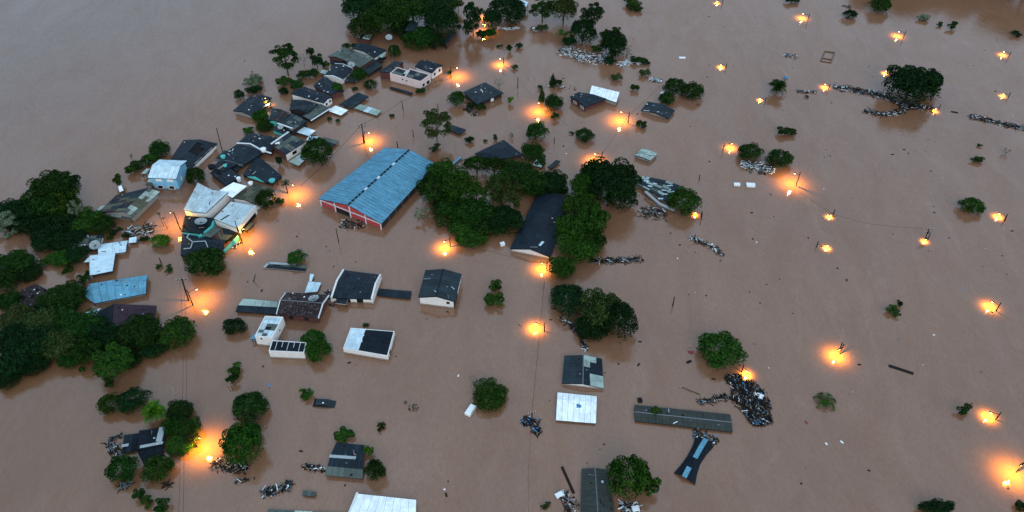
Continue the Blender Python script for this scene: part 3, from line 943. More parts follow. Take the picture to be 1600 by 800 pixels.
def p8(i, j, nu, nv): return 'pale' if (i, j) in ((3, 1), (3, 2), (4, 2), (0, 1), (0, 2), (1, 2), (0, 0), (1, 0), (0, 2)) else 'slate'
house('pt', 'house', 'dark roofed house patched with pale sheets above the white roof', [(878, 599.5), (943, 607.5), (940.5, 561), (882, 556)], .55,
      'slate', 'whitewall', ridge=[(908, 599), (909, 555.3)], over=.15, nuv=(5, 3), cap='trimgrey',
      pats=[lambda i, j, nu, nv: 'slate', lambda i, j, nu, nv: 'pale' if (i, j) in ((0, 0), (1, 0), (0, 1), (1, 1), (4, 1), (4, 2), (3, 2), (4, 0) if False else (3, 2)) else 'navy'])
house('wr', 'house', 'bright white sheet roof with one small dark skylight', [(868.5, 657), (871, 614), (932.5, 620), (931, 662)], .4,
      'whitesheet', 'whitewall', ridge=[(869.5, 632), (932, 637)], over=.2, nuv=(7, 2))
p = onroof('wr', 904.5, 634); m_ = MB(); m_.box((0, 0, .06), (.9, 1.0, .16)); o = mesh('skylight', [v + p for v in m_.v], m_.f, 'bluejunk', HOUSES['wr']['roof'])
house('lg', 'long_shed', 'long narrow grey roof awash with a bush growing on it', [(991.6, 658), (991, 633), (1141, 648), (1145, 675.5)], .35,
      'ash', 'greywall', ridge=[(991, 643), (1143, 659)], over=.2, nuv=(14, 2), cap='trimgrey')
# twisted fallen roof
def twisted():
    L = [(1053, 739.5), (1064, 727), (1074, 713), (1082, 698), (1087.5, 682)]
    M = [(1069, 745.5), (1077, 730), (1086, 715.5), (1094, 701), (1103, 686)]
    Rr = [(1086, 758), (1089, 741), (1094, 725), (1104, 710), (1115, 698)]
    c = G(1085, 720); root = empty('fallen_roof', c, 'twisted black sheet roof floating with a blue ridge strip', 'roof')
    for i in range(4):
        for a, b, za, zb in ((L, M, .12, .75), (M, Rr, .75, .12)):
            q = [G(*a[i], za), G(*a[i + 1], za), G(*b[i + 1], zb), G(*b[i], zb)]
            slope(root, root, q, 'glassdark', nu=2, nv=2, lift=.0)
    for i, col in ((0, 'steelblue'), (2, 'steelblue'), (3, 'steelblue')):
        bar(root, 'ridge_strip', [G(*M[i], .84), G(*M[i + 1], .84)], .9, .07, col)
twisted()
house('bd', 'house', 'dark grey roof house at the bottom edge beside the big round tree', [(907, 811), (962, 811), (950, 734), (909, 732.5)], .4,
      'ash', 'greywall', ridge=[(936.5, 811), (935, 731)], over=.2, nuv=(9, 3), cap='trimgrey')
house('bw', 'house', 'large white flat roof cut off by the bottom edge', [(545, 806), (650, 815), (650.5, 781.5), (559, 772)], .9,
      'whitesheet', 'whitewall', kind='flat', over=.15, nuv=(8, 4))
bar(HOUSES['bw']['root'], 'gutter', [G(544, 806, 1.0), G(558.5, 770, 1.0)], .3, .25, 'trimwhite')
house('st', 'house', 'small dark house with grey striped roof between three trees', [(508, 743), (525, 692.5), (570, 696), (567, 748.5)], .7,
      'navy', 'brick', ridge=[(514.5, 712.5), (568.5, 716.5)], over=.2, nuv=(6, 2),
      pats=[lambda i, j, nu, nv: 'greygreen' if j == 0 else 'navy', lambda i, j, nu, nv: 'navy'])
bar(HOUSES['st']['roof'], 'ridge_cap', [onroof('st', 515, 713) + Vector((0, 0, .08)), onroof('st', 556, 716) + Vector((0, 0, .08))], .6, .06, 'lattice')
# lower left house
house('ll', 'house', 'black roofed house with pale L-shaped stripes behind two round bushes', [(213, 704), (218, 673), (262, 667), (256, 696)], .9,
      'glassdark', 'darkwall', kind='flat', over=.2, nuv=(4, 3))
z1 = Vector((0, 0, .12))
bar(HOUSES['ll']['roof'], 'pale_strip', [onroof('ll', 254, 668) + z1, onroof('ll', 248, 692) + z1], 1.1, .05, 'lattice')
bar(HOUSES['ll']['roof'], 'pale_strip', [onroof('ll', 219, 699) + z1, onroof('ll', 255, 692) + z1], .6, .06, 'lattice')
panel('lower_roof', 'black lower roof sloping away below the striped black roof', 'roof', [(225, 727), (253, 716), (256, 696), (213, 704)], .5, 'glassdark', zs=[.3, .3, .75, .75])
panel('side_roof', 'patched black side roof left of the striped black roof', 'roof', [(190, 709), (211, 705), (217, 677), (194, 680)], .45, ['glassdark', 'navy', 'navy', 'glassdark'], nu=3, nv=3)
bar(None, 'roof_strip', [G(190, 697, .7), G(201, 695, .7)], .6, .05, 'lattice').update_tag()
tag(bpy.data.objects['roof_strip'], 'short pale strip lying on the patched black side roof', 'roof strip')

# --- left side
house('bl', 'house', 'long pale blue sheet roof beside the dark forest', [(148, 474.5), (134, 463), (137, 450), (145, 441)][0:1] + [(141, 444), (231.5, 430), (228, 459)], .95,
      'steelblue', 'greywall', kind='gable', k=.62, rise=.5, over=.3, nuv=(7, 2))
bar(HOUSES['bl']['roof'], 'dark_gap', [onroof('bl', 178, 447) + z1 * .6, onroof('bl', 208, 443) + z1 * .6], .3, .03, 'metaldark')
bar(HOUSES['bl']['roof'], 'dark_gap', [onroof('bl', 215, 441) + z1 * .6, onroof('bl', 228, 438.5) + z1 * .6], .25, .03, 'metaldark')
panel('roof_end', 'rounded end of the long pale blue roof under the trees', 'roof', [(148, 474.5), (133.5, 464), (135, 450), (144, 443)], .7, 'steelblue', posts=False, nu=2, nv=2)
house('lb1', 'house', 'white-blue L-shaped roof, upper wing beside the lattice dish', [(154, 400), (153.5, 383), (200, 376.5), (197, 394)], .95, 'icy', 'greywall', kind='gable', rise=.3, over=.3, nuv=(4, 2))
house('lb2', 'house', 'white-blue L-shaped roof, lower wing above the long blue roof', [(140.5, 431), (140, 400), (180.5, 395), (176, 424)], 1.22, 'icy', 'darkwall', kind='flat', over=.3, nuv=(3, 3))
panel('side_roof', 'small pointed pale roof left of the lower L-shaped wing', 'roof', [(131, 410.5), (140, 409.5), (140, 402), (138, 402.5)], 1.0, 'icy', nu=1, nv=1)
panel('side_roof', 'small pale blue square roof right of the upper L-shaped wing', 'roof', [(200.7, 380), (213, 379), (214, 370), (202, 372)], .8, 'icy', nu=1, nv=1)
house('gw', 'house', 'grey roofed house behind the lattice dish among the trees', [(119, 380), (121, 370), (162.5, 368), (157, 381.5)], 1.2, ['slate', 'greygreen'], 'whitewall', kind='gable', rise=.4, over=.3, nuv=(4, 1))
panel('lean_to_roof', 'white lean-to roof half under a dark tree left of the lattice dish', 'lean-to', [(104.5, 396), (129.5, 391.5), (136, 380.5), (111, 376)], .7, 'whitesheet')
panel('lean_to_roof', 'black low roof behind the lattice dish on the left', 'lean-to', [(132, 392), (152, 391), (160, 381), (138, 381)], .55, 'navy')
dish('lattice satellite dish between grey roof and white-blue L-shaped roof', G(150, 386, 1.2), 1.25, .3, -1.2)
house('ct', 'house', 'collapsed tiled house swallowed by the forest at far left', [(20, 472), (54, 444), (78, 455), (52, 482)], .6, 'browntile', 'darkwall', kind='gable', rise=.9, over=.3, nuv=(5, 3), holes=([(1, 1), (3, 2)], [(2, 1), (4, 0)]))
house('mt', 'house', 'maroon tiled roof house at the edge of the forest', [(241, 503), (150, 492), (178, 474.5), (245, 478)][0:1] + [(175, 512), (178, 475), (245, 478)], 1.3, 'maroon', 'greywall', kind='flat', over=.3, nuv=(6, 4))
panel('side_roof', 'black left slope beside the maroon tiled roof', 'roof', [(150, 506), (175, 512), (178, 475), (150, 489)], 1.1, 'glassdark', zs=[.4, 1.25, 1.25, .4])
panel('side_roof', 'pale blue corner of roof showing left of the maroon tiled roof', 'roof', [(138, 494), (149, 493), (158, 481.5), (131, 489)], .5, 'icy', nu=2, nv=1)

def pbarn(i, j, nu, nv): return rng.choice(['pale', 'mossy', 'mossy', 'greygreen'])
house('pb', 'barn', 'patchwork barn with pale and mossy sheets on its near slope', [(154, 332), (208, 339.7), (249.5, 300), (182, 305.5)], 1.9,
      'olive', 'greywall', ridge=[(197, 330.5), (228, 294.8)], over=.5, nuv=(7, 3), pats=[lambda i, j, nu, nv: rng.choice(['navy', 'navy', 'navy', 'browntile', 'mossy']), pbarn])
panel('lean_to_roof', 'tattered pale strip of roof at the left end of the patchwork barn', 'lean-to', [(148, 331), (154, 333), (178, 321), (158, 322)], 1.0, 'pale', nu=2, nv=1)
panel('lean_to_roof', 'ragged pale roof edge below the patchwork barn', 'lean-to', [(173, 338), (205, 343), (208, 337), (175, 331)], 1.2, ['pale', 'greygreen'], nu=4, nv=1)
panel('white_box', 'small white tilted box behind the patchwork barn', 'tank', [(187, 301), (193.5, 298), (190, 290), (184.5, 291.5)], .8, 'whitesheet', nu=1, nv=1)

# two-storey blue house
def blue_house():
    ze, zr = 3.9, 5.0
    A, B = G(231, 278, ze), G(275.5, 280, ze)
    u = (B - A); u.z = 0; L = u.length; u.normalize(); n = Vector((-u.y, u.x, 0))
    Rn = G(244, 258.7, zr); D_ = 2 * (Rn - A).dot(n); D_ = min(max(D_, 4.5), 8.5)
    Cc, Dd = B + n * D_, A + n * D_
    E = [proj(Dd), proj(A), proj(B), proj(Cc)]
    r = house('bh', 'house', 'two-storey sky blue house with white roof and open shutters', [proj(A), proj(Dd), proj(Cc), proj(B)], ze, 'icy', 'bluewall', kind='gable', rise=1.15, over=.45, nuv=(6, 2),
              windows=[(3, .25, 3.0, 1.7, .9, 'trimwhite', 'whitejunk'), (3, .70, 3.0, 1.7, .9, 'trimwhite', 'whitejunk'),
                       (3, .28, .75, 1.6, 1.1, 'trimwhite', 'glass'), (3, .74, .75, 1.6, 1.1, 'trimwhite', 'glass'), (2, .6, 1.7, .9, 1.1, 'trimwhite', 'whitejunk')])
    h2 = HOUSES['bh']; bar(r, 'ledge', [h2['W'][0] - n * .06 - Vector((0, 0, 2.3)), h2['W'][3] - n * .06 - Vector((0, 0, 2.3))], .16, .12, 'bluewall')
blue_house()
panel('side_roof', 'small pale roof tucked behind the sky blue house', 'roof', [(220, 272), (228, 272), (235, 264), (229, 263.5)], 1.2, 'pale', nu=1, nv=1)
panel('side_roof', 'small mossy awning at the left foot of the sky blue house', 'roof', [(227, 289), (239, 291), (241, 281), (233, 279)], 1.2, ['mossy', 'pale'], nu=1, nv=2)
house('dh', 'house', 'dark torn roof with a black hole behind the sky blue house', [(266, 250), (298, 263.5), (340, 224.5), (287, 219)], 1.6,
      'navy', 'whitewall', kind='gable', k=.5, rise=.75, over=.35, nuv=(7, 3), holes=([], [(3, 1), (4, 1), (3, 2), (4, 2), (5, 2)]))
wallbox(HOUSES['dh']['root'], 'side_wall', HOUSES['dh']['W'][1], HOUSES['dh']['W'][2], .15, .85, -.5, 1.75, ((HOUSES['dh']['W'][1] - HOUSES['dh']['W'][0]) * Vector((1, 1, 0))).normalized(), 'icy' if False else 'whitewall', .1, .12)

# cluster of dark roofs
house('c1', 'house', 'dark hipped roof with a white gutter, upper part of the cluster', [(371, 224.5), (389, 208), (433, 215), (424, 239)], 1.6, 'navy', 'darkwall', kind='hip', rise=.8, hipk=.25, over=.3, nuv=(5, 2))
bar(HOUSES['c1']['root'], 'gutter', [G(370, 224, 2.2), G(391, 225, 2.2), G(411, 236, 2.2), G(424, 240, 2.2)], .35, .2, 'trimwhite')
house('c2', 'house', 'dark gable roof below the white gutter of the cluster', [(336, 250), (379, 259), (413, 238), (371, 225.5)], 1.3, 'navy', 'darkwall', kind='gable', k=.5, rise=.6, fascia='trimgrey', over=.4, nuv=(6, 3))
house('c3', 'house', 'damaged dark roof strewn with scrap at the foot of the cluster', [(328, 271), (352, 290), (377, 277), (347, 256)], 1.3, 'navy', 'darkwall', kind='gable', rise=.5, over=.3, nuv=(5, 2), holes=([(1, 1)], []))
house('c4', 'house', 'black roof with a turquoise gable strip beside the palm', [(379, 273.5), (426, 288), (440.5, 275), (402, 243)], .9, 'navy', 'darkwall', kind='flat', over=.1, nuv=(5, 4))
panel('gable_strip', 'long turquoise gable strip along the black roof', 'wall', [(386, 275.5), (412, 285), (414, 283.5), (390, 274)], .9, 'deck', nu=1, nv=1, mats_under='turquoise', posts=False) if False else None
m_ = MB(); a_, b_ = G(386, 276.5, .9), G(413, 285.5, .9); m_.v = [a_, b_, lerp(a_, b_, .45) + Vector((.1, .3, .65)), a_ + Vector((0, .15, 0)), b_ + Vector((0, .15, 0)), lerp(a_, b_, .45) + Vector((.1, .45, .65))]
m_.f = [(0, 1, 2), (3, 5, 4), (0, 2, 5, 3), (1, 4, 5, 2), (0, 3, 4, 1)]; m_.build('gable_strip', 'turquoise', HOUSES['c4']['root'])
tank('round turquoise water tank on the corner of the black roof', onroof('c4', 425.5, 284), .8, .6, 'turquoise')
tank('round white water tank on the white gutter of the cluster', G(412, 236, 2.3), .75, .8, 'whitejunk')
panel('scrap_platform', 'scrap covered dark platform with a turquoise tub', 'platform', [(329, 263), (350, 268), (372, 256), (345, 250)], 1.9, ['navy', 'greygreen', 'navy'], nu=5, nv=3)
tank('small turquoise tub on the scrap covered platform', G(352, 260, 2.1), .5, .45, 'turquoise')
tank('turquoise water tank at the back corner of the dark gable roof', G(349, 246.5, 2.0), .65, .6, 'turquoise')
tank('dark water tank at the left end of the scrap covered platform', G(331, 263, 1.6), .9, .8, 'metaldark')
plank('long pale beam lying on the damaged dark roof', (344, 273.5), (358, 265), .35, 'palewood', z=2.0)
tank('white tank standing beside the white sheet roof', G(374, 283, 1.2), .55, 1.1, 'whitejunk')
tank('small white cistern at the back edge of the olive roof', G(392, 288, 2.3), .6, .6, 'whitejunk')

house('fb', 'building', 'flat grey roofed building with brick front and white gutter', [(424.5, 226.5), (446.5, 242), (478, 221.5), (451, 208.5)], 2.4, ['slate', 'navy', 'greygreen'], 'brick', kind='flat', over=.1, nuv=(4, 4), zs=[2.4, 2.4, 2.4, 2.4])
w2 = HOUSES['fb']['W']; ou = ((w2[1] - w2[0]) * Vector((1, 1, 0))).normalized()
wallbox(HOUSES['fb']['root'], 'side_wall', w2[1], w2[2], 0.0, 1.0, -1, 2.3, ou, 'whitewall', -.02, .1)
wallbox(HOUSES['fb']['root'], 'window', w2[1], w2[2], .3, .5, 1.0, 1.9, ou, 'deck', .06, .08)
bar(HOUSES['fb']['root'], 'gutter', [G(423.5, 225.5, 2.5), G(451, 206.5, 2.5)], .4, .2, 'trimwhite')
m_ = MB(); p = onroof('fb', 434, 225); m_.box(p + Vector((0, 0, .3)), (1.3, .4, .2), Matrix.Rotation(.6, 3, 'Z')); m_.box(p + Vector((0.1, 0, .25)), (.3, 1.0, .15), Matrix.Rotation(.9, 3, 'Z'))
o = m_.build('solar_heater', 'whitejunk'); tag(o, 'white cross-shaped water heater on the flat grey roof', 'water heater')
panel('awning', 'white sheet awning in front of the brick fronted building', 'awning', [(451, 253), (467, 259.5), (478, 249), (472, 239)], .9, ['pale', 'zinc'], nu=2, nv=2)

house('tq', 'house', 'small house with turquoise front wall and dark broken roof', [(420, 188.5), (437.5, 192.5), (454.5, 178), (425.5, 169)], 2.2, ['navy', 'browntile', 'slate'], 'turquoise', kind='gable', rise=.5, over=.3, nuv=(4, 2))
house('tg', 'house', 'grey roof with a white gutter next to the turquoise wall', [(437, 193), (456, 205), (480, 190), (457, 177.5)], 2.2, ['slate', 'greygreen', 'slate'], 'darkwall', kind='flat', over=.2, nuv=(4, 4))
bar(HOUSES['tg']['root'], 'gutter', [G(434, 193, 2.4), G(457, 201, 2.4)], .35, .18, 'trimwhite')
house('tf', 'porch', 'turquoise walled porch with a satellite dish below the grey roof', [(426, 203), (446, 210), (455, 202), (434, 195)], 1.5, ['slate', 'navy'], 'turquoise', kind='flat', over=.1, nuv=(3, 2))
dish('pale satellite dish on the turquoise walled porch', onroof('tf', 439, 201), .8, .4, -1.5, mesh_like=False)
house('k1', 'house', 'dark roof littered with loose sheets above the grey-green lean-to', [(452, 172.5), (480, 177), (498, 163), (456, 156)], 2.0, ['navy', 'slate', 'navy'], 'darkwall', kind='gable', rise=.6, over=.3, nuv=(5, 2))
house('k2', 'lean_to', 'grey-green lean-to roof with a white gutter edge', [(473, 181.5), (486, 188.5), (516, 169.5), (500, 162.5)], 1.5, 'greygreen', 'darkwall', kind='flat', over=.3, nuv=(5, 2))
bar(HOUSES['k2']['root'], 'gutter', [G(486, 189, 1.6), G(516, 170, 1.6)], .3, .15, 'trimwhite')
house('k3', 'house', 'dark gable roof with a white side wall above the littered roof', [(506, 161.5), (520, 152), (476, 136), (453.5, 146.5)], 2.4, 'navy', 'whitewall', kind='gable', rise=.5, over=.3, nuv=(7, 2),
      windows=[(0, .3, 1.4, .9, .9, 'trimwhite', 'glass'), (0, .75, 1.6, .9, .9, 'trimwhite', 'glass')])
house('k4', 'house', 'dark blue gable roof half behind a round green bush', [(517, 149), (537, 144.5), (540, 128), (506, 119.5)][0:1] + [(538, 143), (508, 119.5), (490, 135.5)], 1.9, 'navy', 'brick', kind='gable', rise=.5, over=.3, nuv=(6, 2))
house('k5', 'house', 'dark blue roof with white edges and a small grey porch roof', [(507, 118.5), (535, 125), (551.5, 108), (523, 99.5)], 2.0, 'navy', 'whitewall', kind='gable', rise=.7, over=.3, nuv=(5, 2), fascia='trimwhite')
panel('side_roof', 'pale patio roof at the left corner of the white-edged dark roof', 'roof', [(500, 114), (514, 118), (517, 112), (503, 108.5)], 1.5, 'pale', nu=2, nv=1)
panel('porch_roof', 'small grey porch roof right of the white-edged dark roof', 'porch', [(534, 120), (544, 121), (552, 111), (545, 108)], 1.8, 'greygreen', nu=1, nv=2)
house('k6', 'house', 'grey-green gable roof, left of the pair at the upper end of the street', [(512, 89), (536, 93.5), (554, 80), (533, 76.5)], 2.3, 'greygreen', 'brick', kind='gable', rise=.5, over=.3, nuv=(4, 2))
house('k7', 'house', 'grey-green sheet roof, right of the pair at the upper end of the street', [(536, 93.5), (562.5, 106.3), (585, 91.5), (555, 80.5)], 2.5, 'greygreen', 'brick', kind='flat', over=.3, nuv=(5, 4))
house('k8', 'shed', 'slate grey lean-to roof beside the grey-green roofs', [(562.6, 107), (576, 117), (598, 102.5), (586, 93)], 1.3, 'slate', 'darkwall', kind='flat', over=.3, nuv=(4, 3))
house('k9', 'house', 'dark roof with white porch wall behind the grey-green roofs', [(551, 75.5), (585, 90.5), (604.5, 78.5), (557, 68)], 2.2, 'navy', 'whitewall', kind='gable', rise=.6, over=.3, nuv=(6, 2))
panel('porch_roof', 'small pale porch roof at the end of the dark roof by the bush', 'porch', [(590, 89), (598, 90.5), (604, 82), (597, 80)], 2.0, 'pale', nu=1, nv=1)
house('k10', 'house', 'small brick house with a pale roof patch at the top of the street', [(556.6, 59), (577, 62.6), (583, 54.5), (558, 53)], 2.0, ['navy', 'pale'], 'brick', kind='flat', over=.2, nuv=(4, 1))
dish('round satellite dish between the white-edged roof and the grey-green roofs', G(549, 104, 2.6), 1.1, .4, -.9)
dish('satellite dish standing beyond the upper street houses by the forest', G(608, 61, 1.5), 1.1, .5, -1.4, mesh_like=False)

house('rb', 'building', 'long dark roofed building with red-brown brick wall', [(592, 112), (609, 114), (631, 97.5), (616, 96)], 2.8, 'slate', 'brick', kind='flat', over=.15, nuv=(2, 4))
parapet('pk1', 'building', 'pink walled building with grey flat roof, left half', [(609, 114.5), (632, 120.5), (640, 111), (621, 104.5)], 2.9, 'pinkwall', ['greygreen', 'zinc', 'slate'], nuv=(4, 2), windows=[(0, .85, 1.9, .6, .6, 'trimwhite', 'glass')])
parapet('pk2', 'building', 'pink walled building with dark flat roof and corner porch, right half', [(632.3, 120.5), (657, 127.5), (672.5, 116.5), (640, 107)], 2.9, 'pinkwall', ['navy', 'slate', 'greygreen'], nuv=(5, 2), windows=[(0, .12, 1.9, .6, .6, 'trimwhite', 'glass'), (1, .25, 1.2, 1.3, 1.2, 'trimwhite', 'glass'), (1, .7, 1.0, 1.6, 1.4, 'trimwhite', 'deck')])
house('ww', 'house', 'white walled house with dark gable roof and three windows', [(675, 114.5), (692.5, 102.5), (662, 93.5), (648, 104.5)], 2.6, 'navy', 'whitewall', kind='gable', ridge=[(686, 105.5), (652, 95)][0:2] if False else None, rise=.7, over=.3, nuv=(5, 2),
      windows=[(0, .25, 1.5, .8, .9, 'trimgrey', 'glass'), (0, .75, 1.6, .8, .9, 'trimgrey', 'glass')])
z3 = Vector((0, 0, .1))
for k in range(4):
    a = onroof('ww', 663 + k * 3.2, 106 + k * .6); bar(HOUSES['ww']['roof'], 'skylight', [a + z3, a + Vector((.5, 1.1, .1))], .25, .05, 'lattice')
panel('drowned_roof', 'narrow dark strip of roof awash in front of the pink building', 'roof', [(608, 138), (643, 148.5), (646, 145.5), (611, 135.5)], .35, 'navy', nu=5, nv=1)

house('h1', 'house', 'dark hipped roof house beside the leafless tree', [(723, 144.5), (745.5, 163), (787, 145.5), (758, 129)], 1.7, 'slate', 'darkwall', kind='hip', rise=.7, hipk=.3, over=.4, nuv=(4, 2), windows=[(1, .6, .8, 1.0, 1.0, 'whitejunk', 'trimwhite'), (1, .25, .8, .9, 1.0, 'brick', 'glass')])
house('h2', 'house', 'dark roofed brick house touching a white shed', [(890, 151.5), (914, 168), (948.5, 155), (904, 144.5)], 1.8, 'navy', 'brick', kind='gable', rise=.5, over=.3, nuv=(5, 2),
      windows=[(0, .3, .9, 1.4, .9, 'trimwhite', 'greywall'), (0, .8, .9, 1.4, .9, 'trimwhite', 'greywall')])
house('h2w', 'shed', 'white sheet roof shed behind the dark roofed brick house', [(921, 146.5), (963, 160.5), (968, 144.5), (924.7, 134)], 1.5, 'whitesheet', 'greywall', kind='flat', over=.2, nuv=(7, 2))
house('h3', 'house', 'dark slate roof half sunk below the twin dark trees', [(1001.5, 173), (1044, 186), (1055, 173), (1012, 159)], .7, 'slate', 'greywall', kind='gable', rise=.7, over=.3, nuv=(6, 2))
bar(HOUSES['h3']['roof'], 'flashing', [onroof('h3', 1005, 173.5) + z3 * 2, onroof('h3', 1030, 176) + z3 * 2], .35, .06, 'lattice')
house('h4', 'house', 'dark hipped roof behind the central grove', [(741, 241), (771, 250.5), (818, 243), (787, 219)], 1.2, 'navy', 'brick', kind='hip', rise=.9, hipk=.2, over=.3, nuv=(6, 2))
panel('side_roof', 'narrow grey roof jutting right of the central grove', 'roof', [(855, 262), (862, 264), (876, 252), (869, 250)], .6, 'slate', nu=1, nv=2)
panel('side_roof', 'small dark roof with a white edge at the back of the grove', 'roof', [(832, 258), (846, 262), (849, 255), (838, 249)], 1.0, ['navy', 'pale'], nu=2, nv=1)
panel('drowned_roof', 'small dark roof showing behind the tall thin tree', 'roof', [(697, 201), (718, 210.5), (729, 203), (705, 195)], .6, ['navy', 'slate'], nu=4, nv=1)
panel('drowned_roof', 'narrow pale blue roof edge between hall and grove', 'roof', [(706, 256), (709, 257), (722, 246), (719, 244.5)], .5, 'steelblue', nu=1, nv=3)
house('gb', 'shed', 'small pale green roof standing alone in open water', [(991.5, 243), (1016, 251.5), (1027, 240.5), (1003, 232.5)], .9, 'pale', 'greywall', kind='gable', rise=.25, over=.1, nuv=(3, 1))
house('wk', 'house', 'wrecked dark roof with scattered pale sheets and a pale green wall', [(994, 288), (1050, 322), (1072, 294), (1004, 275)], .9, 'navy', 'pale' if False else 'greywall', kind='gable', k=.55, rise=.6, over=.3, nuv=(7, 3),
      pats=[lambda i, j, nu, nv: rng.choice(['navy', 'slate', 'pale', 'greygreen', 'navy'])] * 2)
f = MB(); a_, b_, c_ = G(1008, 300, 1.0), G(1030, 319, .9), G(1053, 329, .8)
bar(HOUSES['wk']['root'], 'pale_edge', [a_, b_, c_], .7, .3, 'turquoise' if False else 'lattice')
for k, (x, y) in enumerate(((1012, 291), (1020, 287), (1033, 298), (1036, 304), (1042, 291), (1028, 311), (1006, 283), (1050, 300))):
    a = onroof('wk', x, y) + Vector((0, 0, .18)); bar(HOUSES['wk']['roof'], 'loose_sheet', [a, a + Vector((rng.uniform(.8, 1.8), rng.uniform(-.6, .1), 0))], rng.uniform(.25, .6), .05, 'icy')
house('bg', 'barn', 'long steep dark roof barn with a white gable between the groves', [(796.7, 389.5), (859, 402), (893, 307), (838, 307)], .9, 'navy', 'whitewall', ridge=[(829, 388), (865, 303)], over=.3, nuv=(11, 4))
r_ = HOUSES['bg']; a = onroof('bg', 843, 385); bar(r_['roof'], 'loose_sheet', [a + z3 * 2, a + Vector((.9, 1.4, .25))], .6, .05, 'icy')
a = onroof('bg', 828, 387); bar(r_['roof'], 'loose_sheet', [a + z3 * 2, a + Vector((1.8, -.1, .25))], .25, .05, 'trimgrey')

# white and grey roofs with the turquoise house
house('r1', 'building', 'whitish sheet roof narrowing to a point, left of the pale roof pair', [(287, 328), (299, 331), (333, 298), (309, 286)], 2.2, 'zinc', 'whitewall', kind='flat', over=.15, nuv=(2, 6))
house('r2', 'building', 'pale grey sheet roof with a white wall on its right', [(298.5, 331), (322, 333), (357, 300.5), (333, 297.6)], 2.9, 'zinc', 'whitewall', kind='flat', over=.1, nuv=(3, 5))
house('r3', 'building', 'square pale grey roof with a long white wall facing the street', [(334, 342), (371, 357), (400.5, 322), (360.5, 315.5)], 2.5, 'zinc', 'whitewall', kind='flat', over=.1, nuv=(5, 6))
w3 = HOUSES['r3']['W']; ou = ((w3[1] - w3[0]) * Vector((1, 1, 0))).normalized()
wallbox(HOUSES['r3']['root'], 'parapet_wall', w3[1], w3[2], 0, 1, 1.4, 2.9, ou, 'whitewall', .02, .16)
wallbox(HOUSES['r3']['root'], 'door', w3[1], w3[2], .12, .9, -.6, 1.2, ou, 'deck', .0, .06)
a = onroof('r3', 345, 345); b = onroof('r3', 358, 336.5); bar(HOUSES['r3']['roof'], 'loose_bar', [a + z3, b + z3], .3, .1, 'metaldark')
panel('canopy', 'brilliant white canopy roof above the pale grey roofs', 'canopy', [(363, 309.5), (386, 291), (365, 285), (343, 298)], 2.6, 'whitesheet', nu=3, nv=2, zs=[2.4, 2.8, 2.8, 2.4])
house('r4', 'building', 'mossy olive sheet roof behind the square pale roof', [(363, 309.5), (400, 320), (429, 298), (398, 287)], 2.2, ['mossy', 'olive'], 'whitewall', kind='gable', rise=.5, over=.2, nuv=(5, 2))
house('t1', 'house', 'dark upper roof of the turquoise house carrying a lattice dish', [(283.5, 362), (317, 366), (335, 341), (289, 337)], 2.0, 'glassdark', 'turquoise', kind='flat', over=.1, nuv=(5, 3))
dish('big round lattice dish on the dark turquoise-walled house', onroof('t1', 315, 350), 1.45, .15, 1.0)
house('t2', 'house', 'dark lower roof of the turquoise house with white ridge lines', [(282.5, 400), (345, 396), (351, 376), (284, 366)], 1.1, 'navy', 'darkwall', kind='hip', rise=.7, hipk=.3, over=.1, nuv=(6, 2))
z4 = Vector((0, 0, .3))
for a, b, c in (((296, 365), (292, 371), (301, 378)), ((301, 378), (321, 377), (325, 387)), ((301, 378), (298, 388), (287, 389))):
    bar(HOUSES['t2']['roof'], 'white_pipe', [G(*a, 1.95), G(*b, 1.95), G(*c, 1.95)], .22, .12, 'lattice')
f = MB(); wallpts = [G(333, 345, 2.4), G(331, 353, 2.3), G(318, 363, 2.1), G(310, 369, 2.0)]
m_ = MB()
for a, b in zip(wallpts[:-1], wallpts[1:]):
    dd = (b - a).to_2d().normalized(); s2 = Vector((dd.y, -dd.x, 0)) * .12
    m_.box8([Vector((p.x, p.y, -.5)) + s_ for p, s_ in ((a, s2), (b, s2), (b, -s2), (a, -s2))] + [p + s_ for p, s_ in ((a, s2), (b, s2), (b, -s2), (a, -s2))])
o = m_.build('turquoise_wall', 'turquoise'); tag(o, 'bright turquoise wall between dark roof and grey awning', 'wall')
m_ = MB(); a, b = G(349, 392, 1.0), G(372, 368, 1.6); dd = (b - a).to_2d().normalized(); s2 = Vector((dd.y, -dd.x, 0)) * .12
m_.box8([Vector((p.x, p.y, -.5)) + s_ for p, s_ in ((a, s2), (b, s2), (b, -s2), (a, -s2))] + [p + s_ for p, s_ in ((a, s2), (b, s2), (b, -s2), (a, -s2))])
o = m_.build('turquoise_wall', 'turquoise'); tag(o, 'slanting turquoise wall facing the street at the lower end', 'wall')
panel('awning', 'grey sheet awning beside the bright turquoise wall', 'awning', [(318, 368), (329, 372), (346, 359), (336, 354)], 1.7, 'greygreen', nu=2, nv=3)
panel('awning', 'mossy sheet awning in the yard under the square pale roof', 'awning', [(343, 374), (354, 376), (364, 368), (348, 366)], 1.2, 'mossy', nu=2, nv=2)
panel('awning', 'small olive awning jutting over the street from the white wall', 'awning', [(381, 359), (386, 361), (397, 350), (391, 348)], 1.0, 'mossy', nu=1, nv=2)
panel('yard_roof', 'dark yard roof below the square pale roof', 'roof', [(352, 378), (366, 372), (375, 362), (347, 356)], .8, ['navy', 'deck'], nu=3, nv=2)

